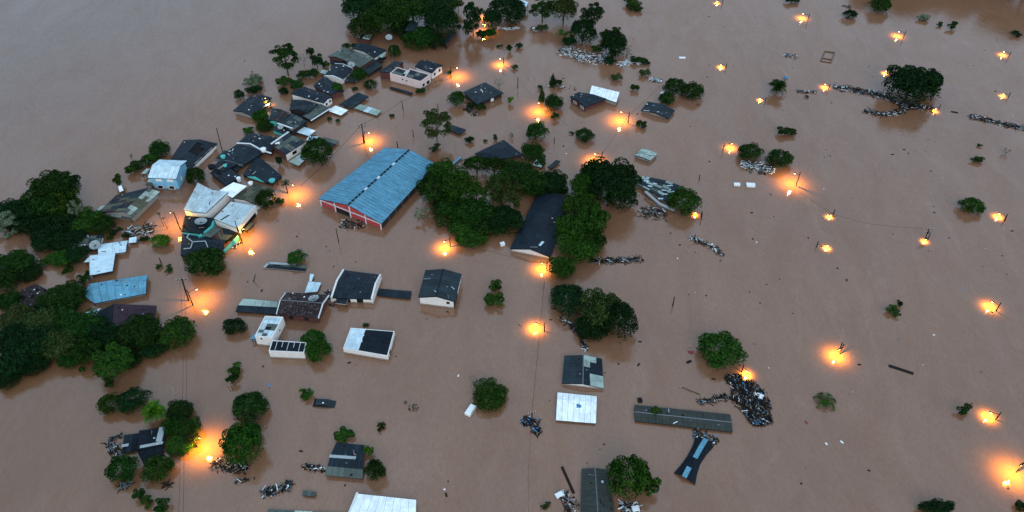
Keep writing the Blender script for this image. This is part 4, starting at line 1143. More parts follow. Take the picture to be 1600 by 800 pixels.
# awnings and drowned roofs by the street
panel('arched_roof', 'dark arched sheet roof with pale patches', 'roof', [(530, 163.5), (549.5, 169.5), (576.5, 151), (559, 144.5)], .8, ['navy', 'navy', 'slate'], nu=3, nv=4)
panel('white_roof', 'small brilliant white roof in front of the dark arched roof', 'roof', [(512, 173.5), (533, 180.8), (544, 172.5), (524, 165)], .6, 'whitesheet', nu=3, nv=2)
panel('pale_roof', 'long pale green-white roof awash beside the dark arched roof', 'roof', [(553, 169.5), (588.6, 181), (596, 173), (562.6, 163)], .5, ['pale', 'icy'], nu=5, nv=1)
panel('white_roof', 'white roof pieces in front of the turquoise house', 'roof', [(463.5, 207), (483, 213), (493.6, 204.5), (475, 198.5)], .9, ['icy', 'whitesheet'], nu=3, nv=2)
panel('white_roof', 'bluish white roof piece behind the round street tree', 'roof', [(478, 219), (492, 222), (498, 214), (483, 212)], .7, 'icy', nu=2, nv=1)
panel('dark_roof', 'dark roof corner sticking out behind the round street tree', 'roof', [(505, 225), (518, 230.5), (530, 220.5), (505, 214)], .7, ['navy', 'greygreen'], nu=3, nv=2)
house('lh', 'house', 'dark roofed house with a burning lamp at its right end', [(364, 173.5), (394, 182), (425, 153), (393, 149)], 1.3, ['navy', 'slate'], 'greywall', kind='gable', rise=.6, over=.3, nuv=(6, 2))
panel('wall_panel', 'white wall panel at the lamp end of the dark roofed house', 'wall', [(411, 168), (422, 165), (424, 161), (412, 164)], 1.0, 'icy', nu=1, nv=1)
panel('drowned_roof', 'pale framed drowned roof strip under a small bush', 'roof', [(412, 418.5), (477, 424.5), (480, 415), (420, 410)], .2, ['navy', 'navy', 'greygreen'], nu=6, nv=2, mats_under='lattice')
bar(None, 'roof_strip', [G(413, 418, .35), G(420, 411, .35), G(462, 413.5, .35)], .6, .06, 'lattice')
tag(bpy.data.objects['roof_strip.001'], 'pale border strip of the drowned roof under a small bush', 'roof strip')
panel('floating_shed', 'small grey-green shed roof floating near the bottom edge', 'shed roof', [(472, 774), (492.5, 776.5), (495, 769), (473.5, 766)], .4, 'greygreen', nu=3, nv=1)
panel('drowned_roof', 'pale roof strip at the bottom edge left of the white roof', 'roof', [(417, 806), (540, 813), (545, 802), (419, 796)], .3, ['greygreen', 'pale'], nu=9, nv=1)
panel('side_roof', 'red-edged blue roof at the right foot of the upper forest', 'roof', [(692, 68), (697, 70.5), (712.6, 50), (704, 48)], 1.6, 'slate', nu=1, nv=3, mats_under='brick')
m_ = MB(); a, b = G(698, 71, 1.5), G(713, 51, 1.5); m_.tube(a, b, .12, .12, 5); v = [Vector((a.x, a.y, -1)), Vector((b.x, b.y, -1)), b, a]; v += [p + Vector((.15, -.05, 0)) for p in v]; m_.box8(v)
o = m_.build('brick_wall', 'brick'); tag(o, 'red-brown side wall at the right foot of the upper forest', 'wall')
panel('side_roof', 'bluish dark roof patch deep inside the upper forest', 'roof', [(632, 48), (648, 50), (654, 36), (642, 32)], 5.0, 'slate', nu=2, nv=2)
panel('side_roof', 'pale blue roof at the top edge behind the dark round tree', 'roof', [(803, 6), (822, 11), (826, 4), (806, -4)], 2.5, 'icy', nu=2, nv=2)

# small roofs that fill the gaps of the crowded street
for q_, z_, m__, l_ in (
    ([(338, 247), (351, 251), (362, 239), (351, 235)], 1.0, ['navy', 'slate'], 'small dark roof at the river-side back corner of the cluster'),
    ([(496, 151), (513, 155), (522, 148), (506, 144)], 1.2, ['greygreen', 'slate'], 'narrow grey roof wedged between two dark gable roofs'),
    ([(538, 127), (554, 129), (560, 120), (546, 116)], 1.0, ['slate', 'greygreen'], 'grey awning roof beside the oval bush'),
    ([(516, 99), (531, 102), (540, 96), (525, 92)], 1.4, ['slate', 'navy'], 'dark strip of roof in front of the left grey-green roof'),
    ([(456, 181), (472, 186), (480, 179), (464, 175)], 1.1, ['navy', 'deck'], 'dark low roof between littered roof and grey guttered roof'),
    ([(394, 184), (409, 189), (419, 180), (404, 176)], 1.0, ['navy', 'browntile'], 'dark low roof behind the leafy tree by the turquoise wall'),
    ([(286, 271), (297, 276), (304, 266), (292, 262)], 1.0, ['navy', 'glassdark'], 'dark low roof between the torn roof and sky blue house'),
    ([(352, 262), (370, 268), (379, 259), (362, 254)], 1.0, ['slate', 'navy'], 'dark patched roof in front of the scrap covered platform'),
    ([(404, 219), (419, 223), (427, 215), (412, 211)], 1.9, ['navy', 'slate'], 'dark low roof on the far side of the hipped roof'),
    ([(582, 93), (596, 97), (604, 90), (590, 86)], 1.0, ['slate', 'deck'], 'dark low roof at the street end of the slate lean-to')):
    panel('small_roof', l_, 'roof', q_, z_, m__, nu=3, nv=2)
# scrap lying on the roofs
for key, hs in list(HOUSES.items()):
    if key in ('hall', 'wr', 'bw', 'h2w', 'bh', 'wb2', 'wb3', 'wb1', 'pk1', 'pk2') or not hs.get('quads'): continue
    m_ = MB(); rr = random.Random(hash(len(key)) + sum(map(ord, key)))
    for q in hs['quads'][:2]:
        n_ = (q[1] - q[0]).cross(q[3] - q[0]).normalized()
        if n_.z < 0: n_ = -n_
        for _ in range(rr.randint(2, 6)):
            p = bil(q, rr.uniform(.06, .94), rr.uniform(.08, .9)) + n_ * .16
            k = rr.random(); sz = (rr.uniform(.5, 1.4), rr.uniform(.08, .16), .06) if k < .4 else (rr.uniform(.15, .5), rr.uniform(.15, .4), .1)
            m_.box(p, sz, Matrix.Rotation(rr.uniform(0, 3.1), 3, 'Z'), rr.choices(range(8), (3, 2, 1.2, 3, .2, 2, .2, 1.2))[0])
    if m_.v:
        o = m_.build('loose_scrap', JUNK, hs['roof'])

# vehicles and drifting boxes
def suv():
    a, b = G(490, 630, .35), G(522, 629, .35); c = (a + b) / 2
    root = empty('car', (c.x, c.y, 0), 'dark car sunk to its roof below the small bush', 'car', None, math.atan2(b.y - a.y, b.x - a.x) - .12)
    def loft(sec, name, mat, par=root):
        v, f = [], []
        for x, y0, z in sec: v += [(x, -y0, z), (x, y0, z)]
        return v
    L, Wd = 2.15, .85
    prof = [(-2.1, .1, .80), (-1.95, .40, .82), (-1.55, .62, .72), (-1.2, .74, .66), (.55, .76, .66), (.95, .66, .68), (1.6, .22, .80), (2.25, .14, .78), (2.3, -.5, .8), (-2.15, -.5, .8)]
    v = [(x, -w, z) for x, z, w in prof] + [(x, w, z) for x, z, w in prof]; n = len(prof)
    f = [tuple(range(n - 1, -1, -1)), tuple(range(n, 2 * n))] + [(i, (i + 1) % n, n + (i + 1) % n, n + i) for i in range(n)]
    mesh('body', v, f, 'carpaint', root, local=True)
    mesh('windscreen', [(.6, -.62, .765), (1.5, -.7, .30), (1.5, .7, .30), (.6, .62, .765), (.6, -.62, .79), (1.55, -.7, .33), (1.55, .7, .33), (.6, .62, .79)], BOXF, 'glass', root, local=True)
    mesh('rear_window', [(-1.9, -.68, .46), (-1.6, -.62, .64), (-1.6, .62, .64), (-1.9, .68, .46), (-1.93, -.68, .50), (-1.62, -.62, .68), (-1.62, .62, .68), (-1.93, .68, .50)], BOXF, 'glass', root, local=True)
    for s_ in (-1, 1):
        m_ = MB(); m_.tube((-1.4, s_ * .58, .82), (.5, s_ * .58, .86), .03, .03, 5); m_.build('roof_rail', 'trimgrey', root, local=True)
        m_ = MB(); m_.box((-.4, s_ * .77, .42), (2.2, .04, .28)); m_.build('side_window', 'glass', root, local=True)
    m_ = MB(); m_.box((.0, -.35, .83), (.28, .28, .08)); m_.build('roof_hatch', 'whitejunk', root, local=True)
suv()
def van():
    c = G(736, 639, .4); root = empty('van', (c.x, c.y, 0), 'white van sunk to its roof beside the round tree', 'van', None, R(62))
    prof = [(-1.5, .0, .62), (-1.45, .55, .6), (-1.2, .68, .56), (.9, .68, .56), (1.2, .45, .6), (1.5, .02, .64), (1.5, -.6, .64), (-1.5, -.6, .62)]
    n = len(prof); v = [(x, -w, z) for x, z, w in prof] + [(x, w, z) for x, z, w in prof]
    f = [tuple(range(n - 1, -1, -1)), tuple(range(n, 2 * n))] + [(i, (i + 1) % n, n + (i + 1) % n, n + i) for i in range(n)]
    mesh('body', v, f, 'whitejunk', root, local=True)
    mesh('windscreen', [(.95, -.5, .67), (1.25, -.52, .42), (1.25, .52, .42), (.95, .5, .67), (.97, -.5, .70), (1.28, -.52, .44), (1.28, .52, .44), (.97, .5, .70)], BOXF, 'glass', root, local=True)
    for s_ in (-1, 1):
        m_ = MB(); m_.box((0, s_ * .6, .40), (1.8, .04, .2)); m_.build('side_window', 'glass', root, local=True)
van()
def crate(px, py, L, Wd, h, rz, label, mat='whitejunk', name='white_box', cat='box'):
    c = G(px, py, h / 2); root = empty(name, (c.x, c.y, 0), label, cat, None, rz)
    m_ = MB(); m_.box((0, 0, h / 2 - .15), (L, Wd, h)); m_.build('body', mat, root, local=True)
    l = MB(); l.box((0, 0, h - .13), (L * 1.06, Wd * 1.06, .06)); l.box((0, 0, h - .08), (L * .8, Wd * .75, .05)); l.build('lid', mat, root, local=True)
crate(1151.5, 288, 1.5, .9, .6, -.1, 'smaller of two white boxes adrift in open water')
crate(1173, 289, 2.1, 1.3, .6, -.1, 'larger of two white boxes adrift in open water')
crate(785, 381, 1.0, .8, .8, .4, 'white tank bobbing between the grove and the barn gable')
crate(1000, 205, .5, .4, .3, 0, 'tiny pale box adrift near the ragged bush') if False else None
crate(1142, 618, .1, .1, .1, 0, '') if False else None
crate(1185, 618, 1.9, 1.1, .35, -.5, 'white framed box on the big debris heap', 'whitejunk')
crate(621, 366, .9, .7, .5, 0, '') if False else None
crate(874, 773, 1.4, .9, .5, .5, 'white sheet near the bush at the bottom edge')
crate(993, 795, 1.2, 1.0, .6, .2, 'white appliance below the big round tree at the bottom edge')
crate(728, 655, .5, .3, .5, 0, '') if False else None
crate(1082, 90, 1.4, .7, .3, 0, '') if False else None
crate(1066, 90, 1.9, .8, .35, -.05, 'white slab drifting in the upper right water')
crate(1035, 145, 1.0, .8, .5, .3, 'white box beside the twin dark trees')
crate(748, 641, .3, .3, .5, 0, '') if False else None
# wooden frame adrift
a4 = [G(1282, 96), G(1298, 98.5), G(1304, 83), G(1289, 80.5)]
fr = empty('timber_raft', (sum(a4, Vector()) / 4), 'rectangular dark timber frame adrift at the upper right', 'raft')
for i in range(4): bar(fr, 'timber', [a4[i], a4[(i + 1) % 4]], .3, .22, 'brick', .02 + .01 * i)
bar(fr, 'timber', [lerp(a4[0], a4[3], .3), lerp(a4[1], a4[2], .3)], .25, .2, 'brick', .06)
plank('straight dark beam adrift in the lower right water', (1388.5, 571.5), (1427, 584), .62, 'metaldark', name='beam', cat='beam')
plank('long dark pole drifting left of the bottom dark roof', (878, 729.5), (896.5, 771), .5, 'wood', name='pole', cat='pole')
plank('short dark board drifting right of the long raft of debris', (1486, 174.5), (1497, 176.5), .5, 'wood')
plank('pale narrow plank left of the big debris heap', (1061, 604), (1094, 617.5), .3, 'palewood')
plank('second pale narrow plank left of the big debris heap', (1065, 605.5), (1098, 619), .2, 'palewood')
for k, (a, b) in enumerate((((269, 606), (274, 617)), ((357, 600), (362, 610)))):
    plank(('pale stick afloat below the power lines', 'pale stick hanging off the ragged bush')[k], a, b, .18, 'palewood')
m_ = MB(); c = G(1078, 553); m_.add([c, c + Vector((.9, .5, .3)), c + Vector((-.5, .7, .25)), c + Vector((.2, -.2, .02)), c + Vector((1.0, .4, .22)), c + Vector((-.4, .6, .18))], [(0, 1, 2), (3, 5, 4), (0, 3, 4, 1), (1, 4, 5, 2), (2, 5, 3, 0)])
o = m_.build('red_panel', 'redjunk'); tag(o, 'dark red triangular scrap left of the round dense tree', 'panel')
plank('small black scrap under the dark red triangle', (1073, 567), (1080, 564), .5, 'metaldark')
crate(1000, 625, .8, .9, .5, .1, 'dark drum beside the left end of the long roof', 'metaldark', 'drum', 'drum')
crate(1228, 121, 1.0, .7, .6, .2, 'small blue barrel beyond the lone palm', 'bluejunk', 'barrel', 'barrel')

# debris rafts
W1 = (6, 7, 3, 3, .3, .6, .1, 1.2)
raft('long grey-white raft of debris trailing left of the big dark tree', [(1302, 136), (1340, 142), (1380, 150), (1418, 165), (1460, 171)], 3.2, 520, W1, .9, 2)
raft('lower branch of debris curving under the big dark tree', [(1350, 172.5), (1370, 178), (1396, 179), (1420, 166)], 2.2, 260, W1, .9, 3)
raft('line of debris running off the right edge', [(1514, 182), (1535, 186), (1572, 196), (1602, 201)], 2.2, 260, W1, .9, 4)
raft('broad whitish raft of rubbish against the trees at upper right of the street', [(876, 76), (895, 84), (920, 92), (950, 93)], 5.5, 480, (4, 5, 6, 4, .5, 1, .2, 3), .9, 5)
raft('white rubbish at the foot of the low shrubs', [(966, 103), (985, 96), (1005, 99)], 2.5, 110, (1, 2, 6, 3, .2, .5, .1, 3), .9, 6)
raft('white rubbish caught between the two round bushes', [(1157, 254), (1180, 262), (1210, 266)], [1.5, 5, 3], 330, (5, 6, 6, 3, .2, .5, .1, 1.5), .75, 7)
raft('big black debris heap beside the lamp', [(1135, 592), (1158, 598), (1172, 622), (1192, 664)], [1.0, 3.6, 6.2, 3.0], 1700, (9, 12, .8, 1.0, .4, 1.2, .1, .3), .8, 8, zmax=.55)
raft('splintered boards beside the wrecked dark roof', [(1000, 330), (1020, 334), (1040, 334)], 4.0, 120, (4, 3, 1, 4, .1, 1, .1, 2), 1.4, 9)
raft('line of black debris right of the lime green trees', [(920, 408), (955, 408), (1005, 406)], 1.8, 170, (5, 5, 1.5, 2, .1, .5, .1, 1), 1.0, 10)
raft('short line of white and dark scraps below the open-water pole', [(1078, 371), (1095, 379), (1110, 383), (1128, 399)], 1.6, 90, (3, 4, 3, 2, .1, .5, .1, 3), 1.1, 11)
raft('slanting raft of grey debris above the floating shed roof', [(410, 772), (432, 766), (456, 756)], 1.6, 170, (3, 5, 1.5, 4, .1, .5, .1, 1.5), .9, 12)
raft('string of debris curving under the black trees', [(874, 496), (890, 506), (908, 528), (915, 548)], 1.2, 110, (4, 4, 2, 2, .2, .5, .1, 1), .9, 13)
raft('broken planks and bluish sheets left of the lime bush', [(196, 366), (215, 362), (240, 357)], 3.5, 150, (5, 2, 1, 3, .1, 2, .1, 3.5), 1.3, 14)
raft('patch of rubble in front of the hall gable', [(533, 349), (548, 351), (568, 349)], 3.2, 120, (5, 6, 1, 3, .2, .5, .1, 1), .7, 15)
raft('dark wreckage under the leafy tree by the lamp', [(336, 722), (355, 730), (388, 731)], 2.2, 170, (5, 4, 1.4, 2, .1, 1, .6, 1), 1.0, 16)
raft('tangle of wreckage around the leaning pole', [(818, 655), (830, 661), (842, 662)], 1.8, 80, (2, 5, 1.3, 2, 1.5, .3, .1, 1), .9, 17)
raft('dark scraps below the leaning pole', [(833, 670), (845, 677)], 1.4, 40, (4, 5, .5, 1, .1, .5, .1, .5), .9, 18)
raft('chain of boards reaching the big debris heap', [(1090, 628), (1108, 629), (1125, 621), (1148, 623)], 1.2, 80, (4, 4, .8, 3, .1, 1, .1, .6), 1.2, 19)
raft('grey boards left of the patched black side roof', [(168, 690), (178, 700), (188, 711)], 2.0, 60, (3, 3, .3, 5, .1, .3, .1, .5), 1.1, 20)
raft('thin dark boards above the patched black side roof', [(172, 687), (192, 680)], .8, 18, (3, 3, .1, 5, .1, .3, .1, .3), 1.2, 21)
raft('scraps beside the lone square bush and pole', [(1014, 124), (1024, 126), (1034, 127)], 1.8, 60, (2, 3, 3, 2, .1, .3, .1, 4), 1.0, 22)
raft('dark boards at the corner of the hipped roof house', [(727, 169), (735, 173), (744, 180)], 2.2, 60, (4, 6, .6, 3, .1, .4, .1, .3), 1.2, 23)
raft('line of scraps left of the small striped house', [(474, 728), (488, 732), (506, 734)], 1.1, 70, (3, 4, 2, 2, .3, 1, .2, 1), .8, 24)
raft('wreckage on the upper end of the twisted roof', [(1083, 680), (1098, 680), (1118, 693)], 2.0, 110, (5, 4, 1.2, 2, .5, 1.5, .1, .8), .8, 25)
raft('branches and scraps left of the bottom dark roof', [(880, 770), (888, 782), (895, 802)], 2.0, 60, (5, 4, 1.2, 1, .1, 1, .1, .8), .9, 26)
raft('white and dark scraps under the big round bottom tree', [(968, 790), (985, 793), (1000, 797)], 2.0, 60, (4, 4, 3, 2, .1, 1, .1, 1), 1.0, 27)
raft('boards adrift below the right round bush at lower left', [(188, 757), (205, 759)], 1.6, 30, (3, 2, .2, 4, .1, 1, .1, .4), 1.3, 28)
raft('sticks adrift right of the lower left round bushes', [(252, 760), (270, 757)], .9, 16, (5, 3, .2, 1, .1, .5, .1, .2), 1.0, 29)
raft('pale stick and scrap left of the slanting debris raft', [(368, 753), (388, 749)], .7, 16, (5, 3, 1, 1, .1, 1.5, .1, .5), 1.1, 30)
raft('faint scraps in the upper right water beyond the lone palm', [(1226, 86), (1236, 89), (1245, 88)], 2.6, 30, (2, 3, 2, 3, .5, .5, .1, 1), .9, 31)
raft('scraps left of the long right raft', [(1245, 143), (1258, 144), (1275, 145)], 1.3, 45, (4, 3, 1.5, 3, .1, .5, .1, 1), .8, 32)
raft('dark wood at the top right under the small dark tree', [(1318, 9), (1330, 12)], 1.2, 22, (5, 5, .2, 1, .1, .5, .1, .5), 1.1, 33)
raft('white litter along the foot of the dark round tree by the top edge', [(778, 44), (795, 46), (813, 44)], 1.4, 90, (2, 2, 5, 3, .1, 1, .1, 2), .7, 34)
raft('rubbish at the foot of the pale shrubs near the top', [(832, 44), (838, 50), (846, 50)], 1.6, 50, (2, 2, 4, 2, .1, 1, .1, 2), .9, 35)
raft('scraps along the white roofs and lean-to', [(866, 119), (862, 137), (900, 139)], 3.0, 40, (3, 3, 2, 2, .1, 1, .1, 1), .9, 36)
raft('broken boards between the brown tiled and stepped houses', [(510, 455), (518, 466), (520, 478)], 1.8, 60, (4, 5, .8, 2, .1, .6, .1, 1), .9, 37)
raft('rubbish under the narrow turquoise wall on the street', [(372, 378), (362, 388)], 1.6, 35, (3, 3, 3, 2, .1, 1, .1, 2), .9, 38)
raft('blue-white scraps behind the sky blue house roof corner', [(300, 262), (318, 250)], 1.2, 16, (2, 3, 3, 2, .1, 1, .1, 3), .6, 39)
# single specks of litter all over the water
r = random.Random(5); m_ = MB()
for _ in range(230):
    x, y = r.uniform(330, 1590), r.uniform(10, 795)
    if r.random() < .35: x, y = r.uniform(820, 1590), r.uniform(60, 480)
    p = G(x, y); s = r.uniform(.08, .38)
    m_.box((p.x, p.y, .02), (s * r.uniform(1, 2.4), s, .08), Matrix.Rotation(r.uniform(0, 3.14), 3, 'Z'), r.choices(range(8), (5, 5, .8, 2, .1, 2, .1, .3))[0])
o = m_.build('floating_litter', JUNK); tag(o, 'small specks of litter scattered over the brown water', 'litter', kind='stuff')
# ================================================================ TREES AND BUSHES
T = tree
# upper forest
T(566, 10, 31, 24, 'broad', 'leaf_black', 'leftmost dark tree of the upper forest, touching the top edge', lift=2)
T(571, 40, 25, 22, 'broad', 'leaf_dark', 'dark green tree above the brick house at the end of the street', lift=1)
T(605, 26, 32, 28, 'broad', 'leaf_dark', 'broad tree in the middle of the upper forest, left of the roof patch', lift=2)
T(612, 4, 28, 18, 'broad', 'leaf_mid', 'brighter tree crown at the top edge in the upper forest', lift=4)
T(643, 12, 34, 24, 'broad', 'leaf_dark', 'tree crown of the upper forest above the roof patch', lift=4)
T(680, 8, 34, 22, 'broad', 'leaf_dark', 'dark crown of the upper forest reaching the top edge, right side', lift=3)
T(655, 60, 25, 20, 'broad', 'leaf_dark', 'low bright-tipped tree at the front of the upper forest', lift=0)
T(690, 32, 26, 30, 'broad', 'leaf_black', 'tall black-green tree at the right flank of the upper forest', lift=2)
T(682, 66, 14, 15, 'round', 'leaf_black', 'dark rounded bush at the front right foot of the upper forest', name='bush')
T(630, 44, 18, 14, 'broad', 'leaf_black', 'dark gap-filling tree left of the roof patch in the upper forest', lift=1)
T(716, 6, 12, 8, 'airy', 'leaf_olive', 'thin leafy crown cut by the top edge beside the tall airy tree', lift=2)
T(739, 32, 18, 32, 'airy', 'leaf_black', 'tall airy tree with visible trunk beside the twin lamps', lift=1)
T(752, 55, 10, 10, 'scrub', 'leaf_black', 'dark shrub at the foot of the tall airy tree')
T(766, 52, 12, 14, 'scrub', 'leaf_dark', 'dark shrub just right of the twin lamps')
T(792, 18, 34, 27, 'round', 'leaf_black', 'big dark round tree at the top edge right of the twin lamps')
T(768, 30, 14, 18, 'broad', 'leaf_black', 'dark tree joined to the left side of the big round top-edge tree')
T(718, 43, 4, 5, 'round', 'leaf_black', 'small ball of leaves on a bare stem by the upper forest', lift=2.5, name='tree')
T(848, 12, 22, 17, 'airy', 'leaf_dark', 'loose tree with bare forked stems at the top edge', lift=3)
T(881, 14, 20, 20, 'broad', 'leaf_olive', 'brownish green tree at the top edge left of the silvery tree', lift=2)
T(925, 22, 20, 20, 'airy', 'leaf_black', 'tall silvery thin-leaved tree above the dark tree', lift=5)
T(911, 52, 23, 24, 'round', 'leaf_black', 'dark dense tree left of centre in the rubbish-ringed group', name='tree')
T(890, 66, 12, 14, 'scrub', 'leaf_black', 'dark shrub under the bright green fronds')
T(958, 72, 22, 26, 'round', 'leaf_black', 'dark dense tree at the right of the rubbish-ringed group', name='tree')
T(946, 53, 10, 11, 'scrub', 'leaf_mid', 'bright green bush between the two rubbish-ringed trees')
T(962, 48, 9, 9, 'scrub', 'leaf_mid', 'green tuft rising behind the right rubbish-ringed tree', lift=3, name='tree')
T(931, 76, 10, 8, 'scrub', 'leaf_mid', 'low green bush at the front between the rubbish-ringed trees')
T(981, 80, 8, 12, 'sparse', 'leaf_pale', 'pale wispy shrub right of the rubbish-ringed group')
T(952, 96, 12, 8, 'scrub', 'leaf_black', 'dark low bush at the lower tip of the rubbish')
T(996, 94, 15, 8, 'scrub', 'leaf_dark', 'low spreading shrubs right of the rubbish-ringed trees')
T(1010, 98, 9, 6, 'scrub', 'leaf_black', 'small dark shrub at the right end of the low spreading shrubs')
T(964, 121, 10, 8, 'scrub', 'leaf_olive', 'olive round bush above the white shed')
T(1008, 114, 10, 8, 'scrub', 'leaf_olive', 'faded bush beside the scraps and lone pole')
T(991, 136, 9, 8, 'scrub', 'leaf_mid', 'compact green bush right of the white shed')
T(848, 43, 11, 8, 'scrub', 'leaf_olive', 'pale olive bush by the rubbish near the top')
T(796, 76, 8, 9, 'ragged', 'leaf_dark', 'ragged dark shrub, middle of three below the top round tree')
T(811, 72, 7, 6, 'scrub', 'leaf_dark', 'small dark bush, right of three below the top round tree')
T(780, 72, 6, 4, 'ragged', 'leaf_dark', 'low tuft, left of three below the top round tree')
T(804, 105, 6, 5, 'scrub', 'leaf_dark', 'small bush right of the upper street lamp pole')
T(988, 5, 16, 10, 'scrub', 'leaf_mid', 'green bushes cut by the top edge right of the silvery tree')
T(993, 14, 12, 6, 'scrub', 'leaf_dark', 'flat dark bush just under the top edge bushes')
# mid top
T(864, 127, 10, 12, 'conifer', 'leaf_dark', 'pointed dark tree above the lamp thicket')
T(874, 129, 7, 9, 'scrub', 'leaf_dark', 'bush leaning on the pointed dark tree')
T(847, 149, 8, 13, 'conifer', 'leaf_dark', 'pointed shrub at the left of the lamp thicket')
T(865, 161, 14, 13, 'broad', 'leaf_dark', 'leafy tree at the heart of the lamp thicket')
T(865, 181, 9, 8, 'ragged', 'leaf_dark', 'low dark bush at the lower end of the lamp thicket')
T(844, 136, 5, 5, 'scrub', 'leaf_dark', 'small bush at the upper tip of the lamp thicket')
T(714, 155, 14, 14, 'round', 'leaf_dark', 'dark bushy tree at the left corner of the hipped roof house', name='tree')
T(753, 168, 10, 9, 'scrub', 'leaf_dark', 'dark bush at the near corner of the hipped roof house')
T(735, 165, 8, 6, 'scrub', 'leaf_black', 'low bush between the tree and the hipped roof house')
T(797, 157, 7, 9, 'ragged', 'leaf_lime', 'lime green bush right of the hipped roof house')
T(838, 208, 18, 18, 'round', 'leaf_dark', 'round dark tree just below a street lamp reflection', name='tree')
T(914, 212, 15, 12, 'round', 'leaf_dark', 'compact round bush in open water right of the grove lamp')
T(895, 208, 6, 3, 'ragged', 'leaf_dark', 'tiny tuft left of the compact round bush')
T(732, 218, 9, 8, 'scrub', 'leaf_dark', 'spiky bush right of the tall thin tree')
T(774, 215, 6, 6, 'ragged', 'leaf_dark', 'small dark shrub behind the hipped roof by the grove')
T(757, 220, 5, 3, 'ragged', 'leaf_black', 'low dark tuft between two shrubs behind the hipped roof')
T(799, 212, 5, 7, 'sparse', 'leaf_lime', 'pale green sapling behind the hipped roof by the grove')
T(681, 192, 25, 27, 'airy', 'leaf_olive', 'tall thin tree with open crown right of the hall', lift=3.4)
T(680, 231, 11, 8, 'ragged', 'leaf_dark', 'dark fronds round the foot of the tall thin tree')
T(612, 181, 5, 4, 'scrub', 'leaf_dark', 'small bush by the wire left of the tall thin tree')
T(1003, 196, 11, 9, 'scrub', 'leaf_dark', 'bushy shrub below the half sunk slate roof')
T(1054, 137, 18, 16, 'round', 'leaf_dark', 'left round tree of the pair behind the half sunk slate roof', name='tree')
T(1082, 144, 21, 15, 'round', 'leaf_dark', 'wide right tree of the pair behind the half sunk slate roof', name='tree')
T(1042, 155, 14, 12, 'round', 'leaf_dark', 'round bush in front of the pair behind the slate roof')
# top right
T(1328, 23, 12, 8, 'round', 'leaf_black', 'small dark dome bush near the top right')
T(1376, 9, 17, 14, 'round', 'leaf_dark', 'round tree at the top edge right of the small dome bush', name='tree')
T(1441, 27, 12, 7, 'scrub', 'leaf_pale', 'pale grey-green bush near the top right')
T(1489, 40, 10, 9, 'ragged', 'leaf_dark', 'ragged green shrub with a log near the top right')
T(1469, 38, 7, 5, 'ragged', 'leaf_dark', 'small tuft left of the ragged green shrub')
T(1591, 53, 11, 6, 'ragged', 'leaf_black', 'low dark shrub at the right edge near the top')
T(1237, 0, 14, 5, 'scrub', 'leaf_dark', 'flat bush cut by the top edge above a lamp')
T(1424, 132, 38, 33, 'broad', 'leaf_black', 'very large dark tree at the upper right with debris at its foot', name='tree', lift=.5)
T(1456, 128, 16, 24, 'round', 'leaf_black', 'upright dark tree grown into the right side of the very large tree', name='tree', lift=.5)
T(1262, 151, 5, 2.5, 'ragged', 'leaf_mid', 'tiny green tuft by the scraps under the long raft')
T(1228, 206, 18, 10, 'scrub', 'leaf_dark', 'wide low dome bush alone in the right water')
T(1171, 239, 21, 16, 'round', 'leaf_dark', 'left dark round bush above the caught rubbish', name='bush')
T(1217, 249, 22, 16, 'round', 'leaf_dark', 'right dark round bush beside the caught rubbish', name='bush')
T(1530, 227, 6, 4, 'ragged', 'leaf_dark', 'tiny shrub above the flat right-hand bush')
T(1525, 249, 13, 7, 'scrub', 'leaf_mid', 'flat green bush in the right-hand water')
T(1518, 322, 20, 14, 'round', 'leaf_mid', 'round green bush beside a lamp at the right', name='bush')
T(1400, 486, 15, 10, 'ragged', 'leaf_mid', 'ragged pale green shrub in the lower right water')
T(1406, 475, 8, 7, 'ragged', 'leaf_black', 'dark clump topping the ragged pale green shrub')
T(1507, 640, 13, 13, 'ragged', 'leaf_dark', 'sprawling shrub left of the lowest round lamp pool')
T(1463, 792, 27, 12, 'broad', 'leaf_black', 'dark bush cut by the bottom edge at lower right')
T(1600, 795, 14, 12, 'scrub', 'leaf_black', 'dark bush at the bottom right corner')
T(1127, 548, 38, 30, 'round', 'leaf_mid', 'big dense round tree alone above the debris heap')
T(1069, 316, 26, 24, 'round', 'leaf_mid', 'bright round tree overhanging the wrecked roof')
T(765, 618, 28, 23, 'broad', 'leaf_mid', 'leafy round tree beside the sunken van')
T(1027, 642, 10, 8, 'scrub', 'leaf_mid', 'small green bush growing on the long narrow roof', name='bush', lift=.7)
# black trio
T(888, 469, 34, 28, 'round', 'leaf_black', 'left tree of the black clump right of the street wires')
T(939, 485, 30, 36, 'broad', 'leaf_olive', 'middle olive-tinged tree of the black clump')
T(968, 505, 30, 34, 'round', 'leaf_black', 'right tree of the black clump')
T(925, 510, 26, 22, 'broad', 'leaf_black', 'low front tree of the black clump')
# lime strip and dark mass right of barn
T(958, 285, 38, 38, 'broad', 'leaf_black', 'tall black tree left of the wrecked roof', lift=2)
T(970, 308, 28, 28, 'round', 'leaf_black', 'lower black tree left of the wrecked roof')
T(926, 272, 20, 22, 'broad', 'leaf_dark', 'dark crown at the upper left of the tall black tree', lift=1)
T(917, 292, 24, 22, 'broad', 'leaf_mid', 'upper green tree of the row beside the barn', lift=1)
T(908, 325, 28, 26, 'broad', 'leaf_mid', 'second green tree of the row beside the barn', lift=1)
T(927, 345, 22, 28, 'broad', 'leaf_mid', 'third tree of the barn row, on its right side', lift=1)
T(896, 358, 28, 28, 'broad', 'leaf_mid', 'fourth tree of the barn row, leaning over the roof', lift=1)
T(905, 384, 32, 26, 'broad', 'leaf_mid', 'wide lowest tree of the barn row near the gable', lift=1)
T(878, 418, 20, 20, 'broad', 'leaf_mid', 'narrow tree beside the lamp below the barn gable', lift=0)
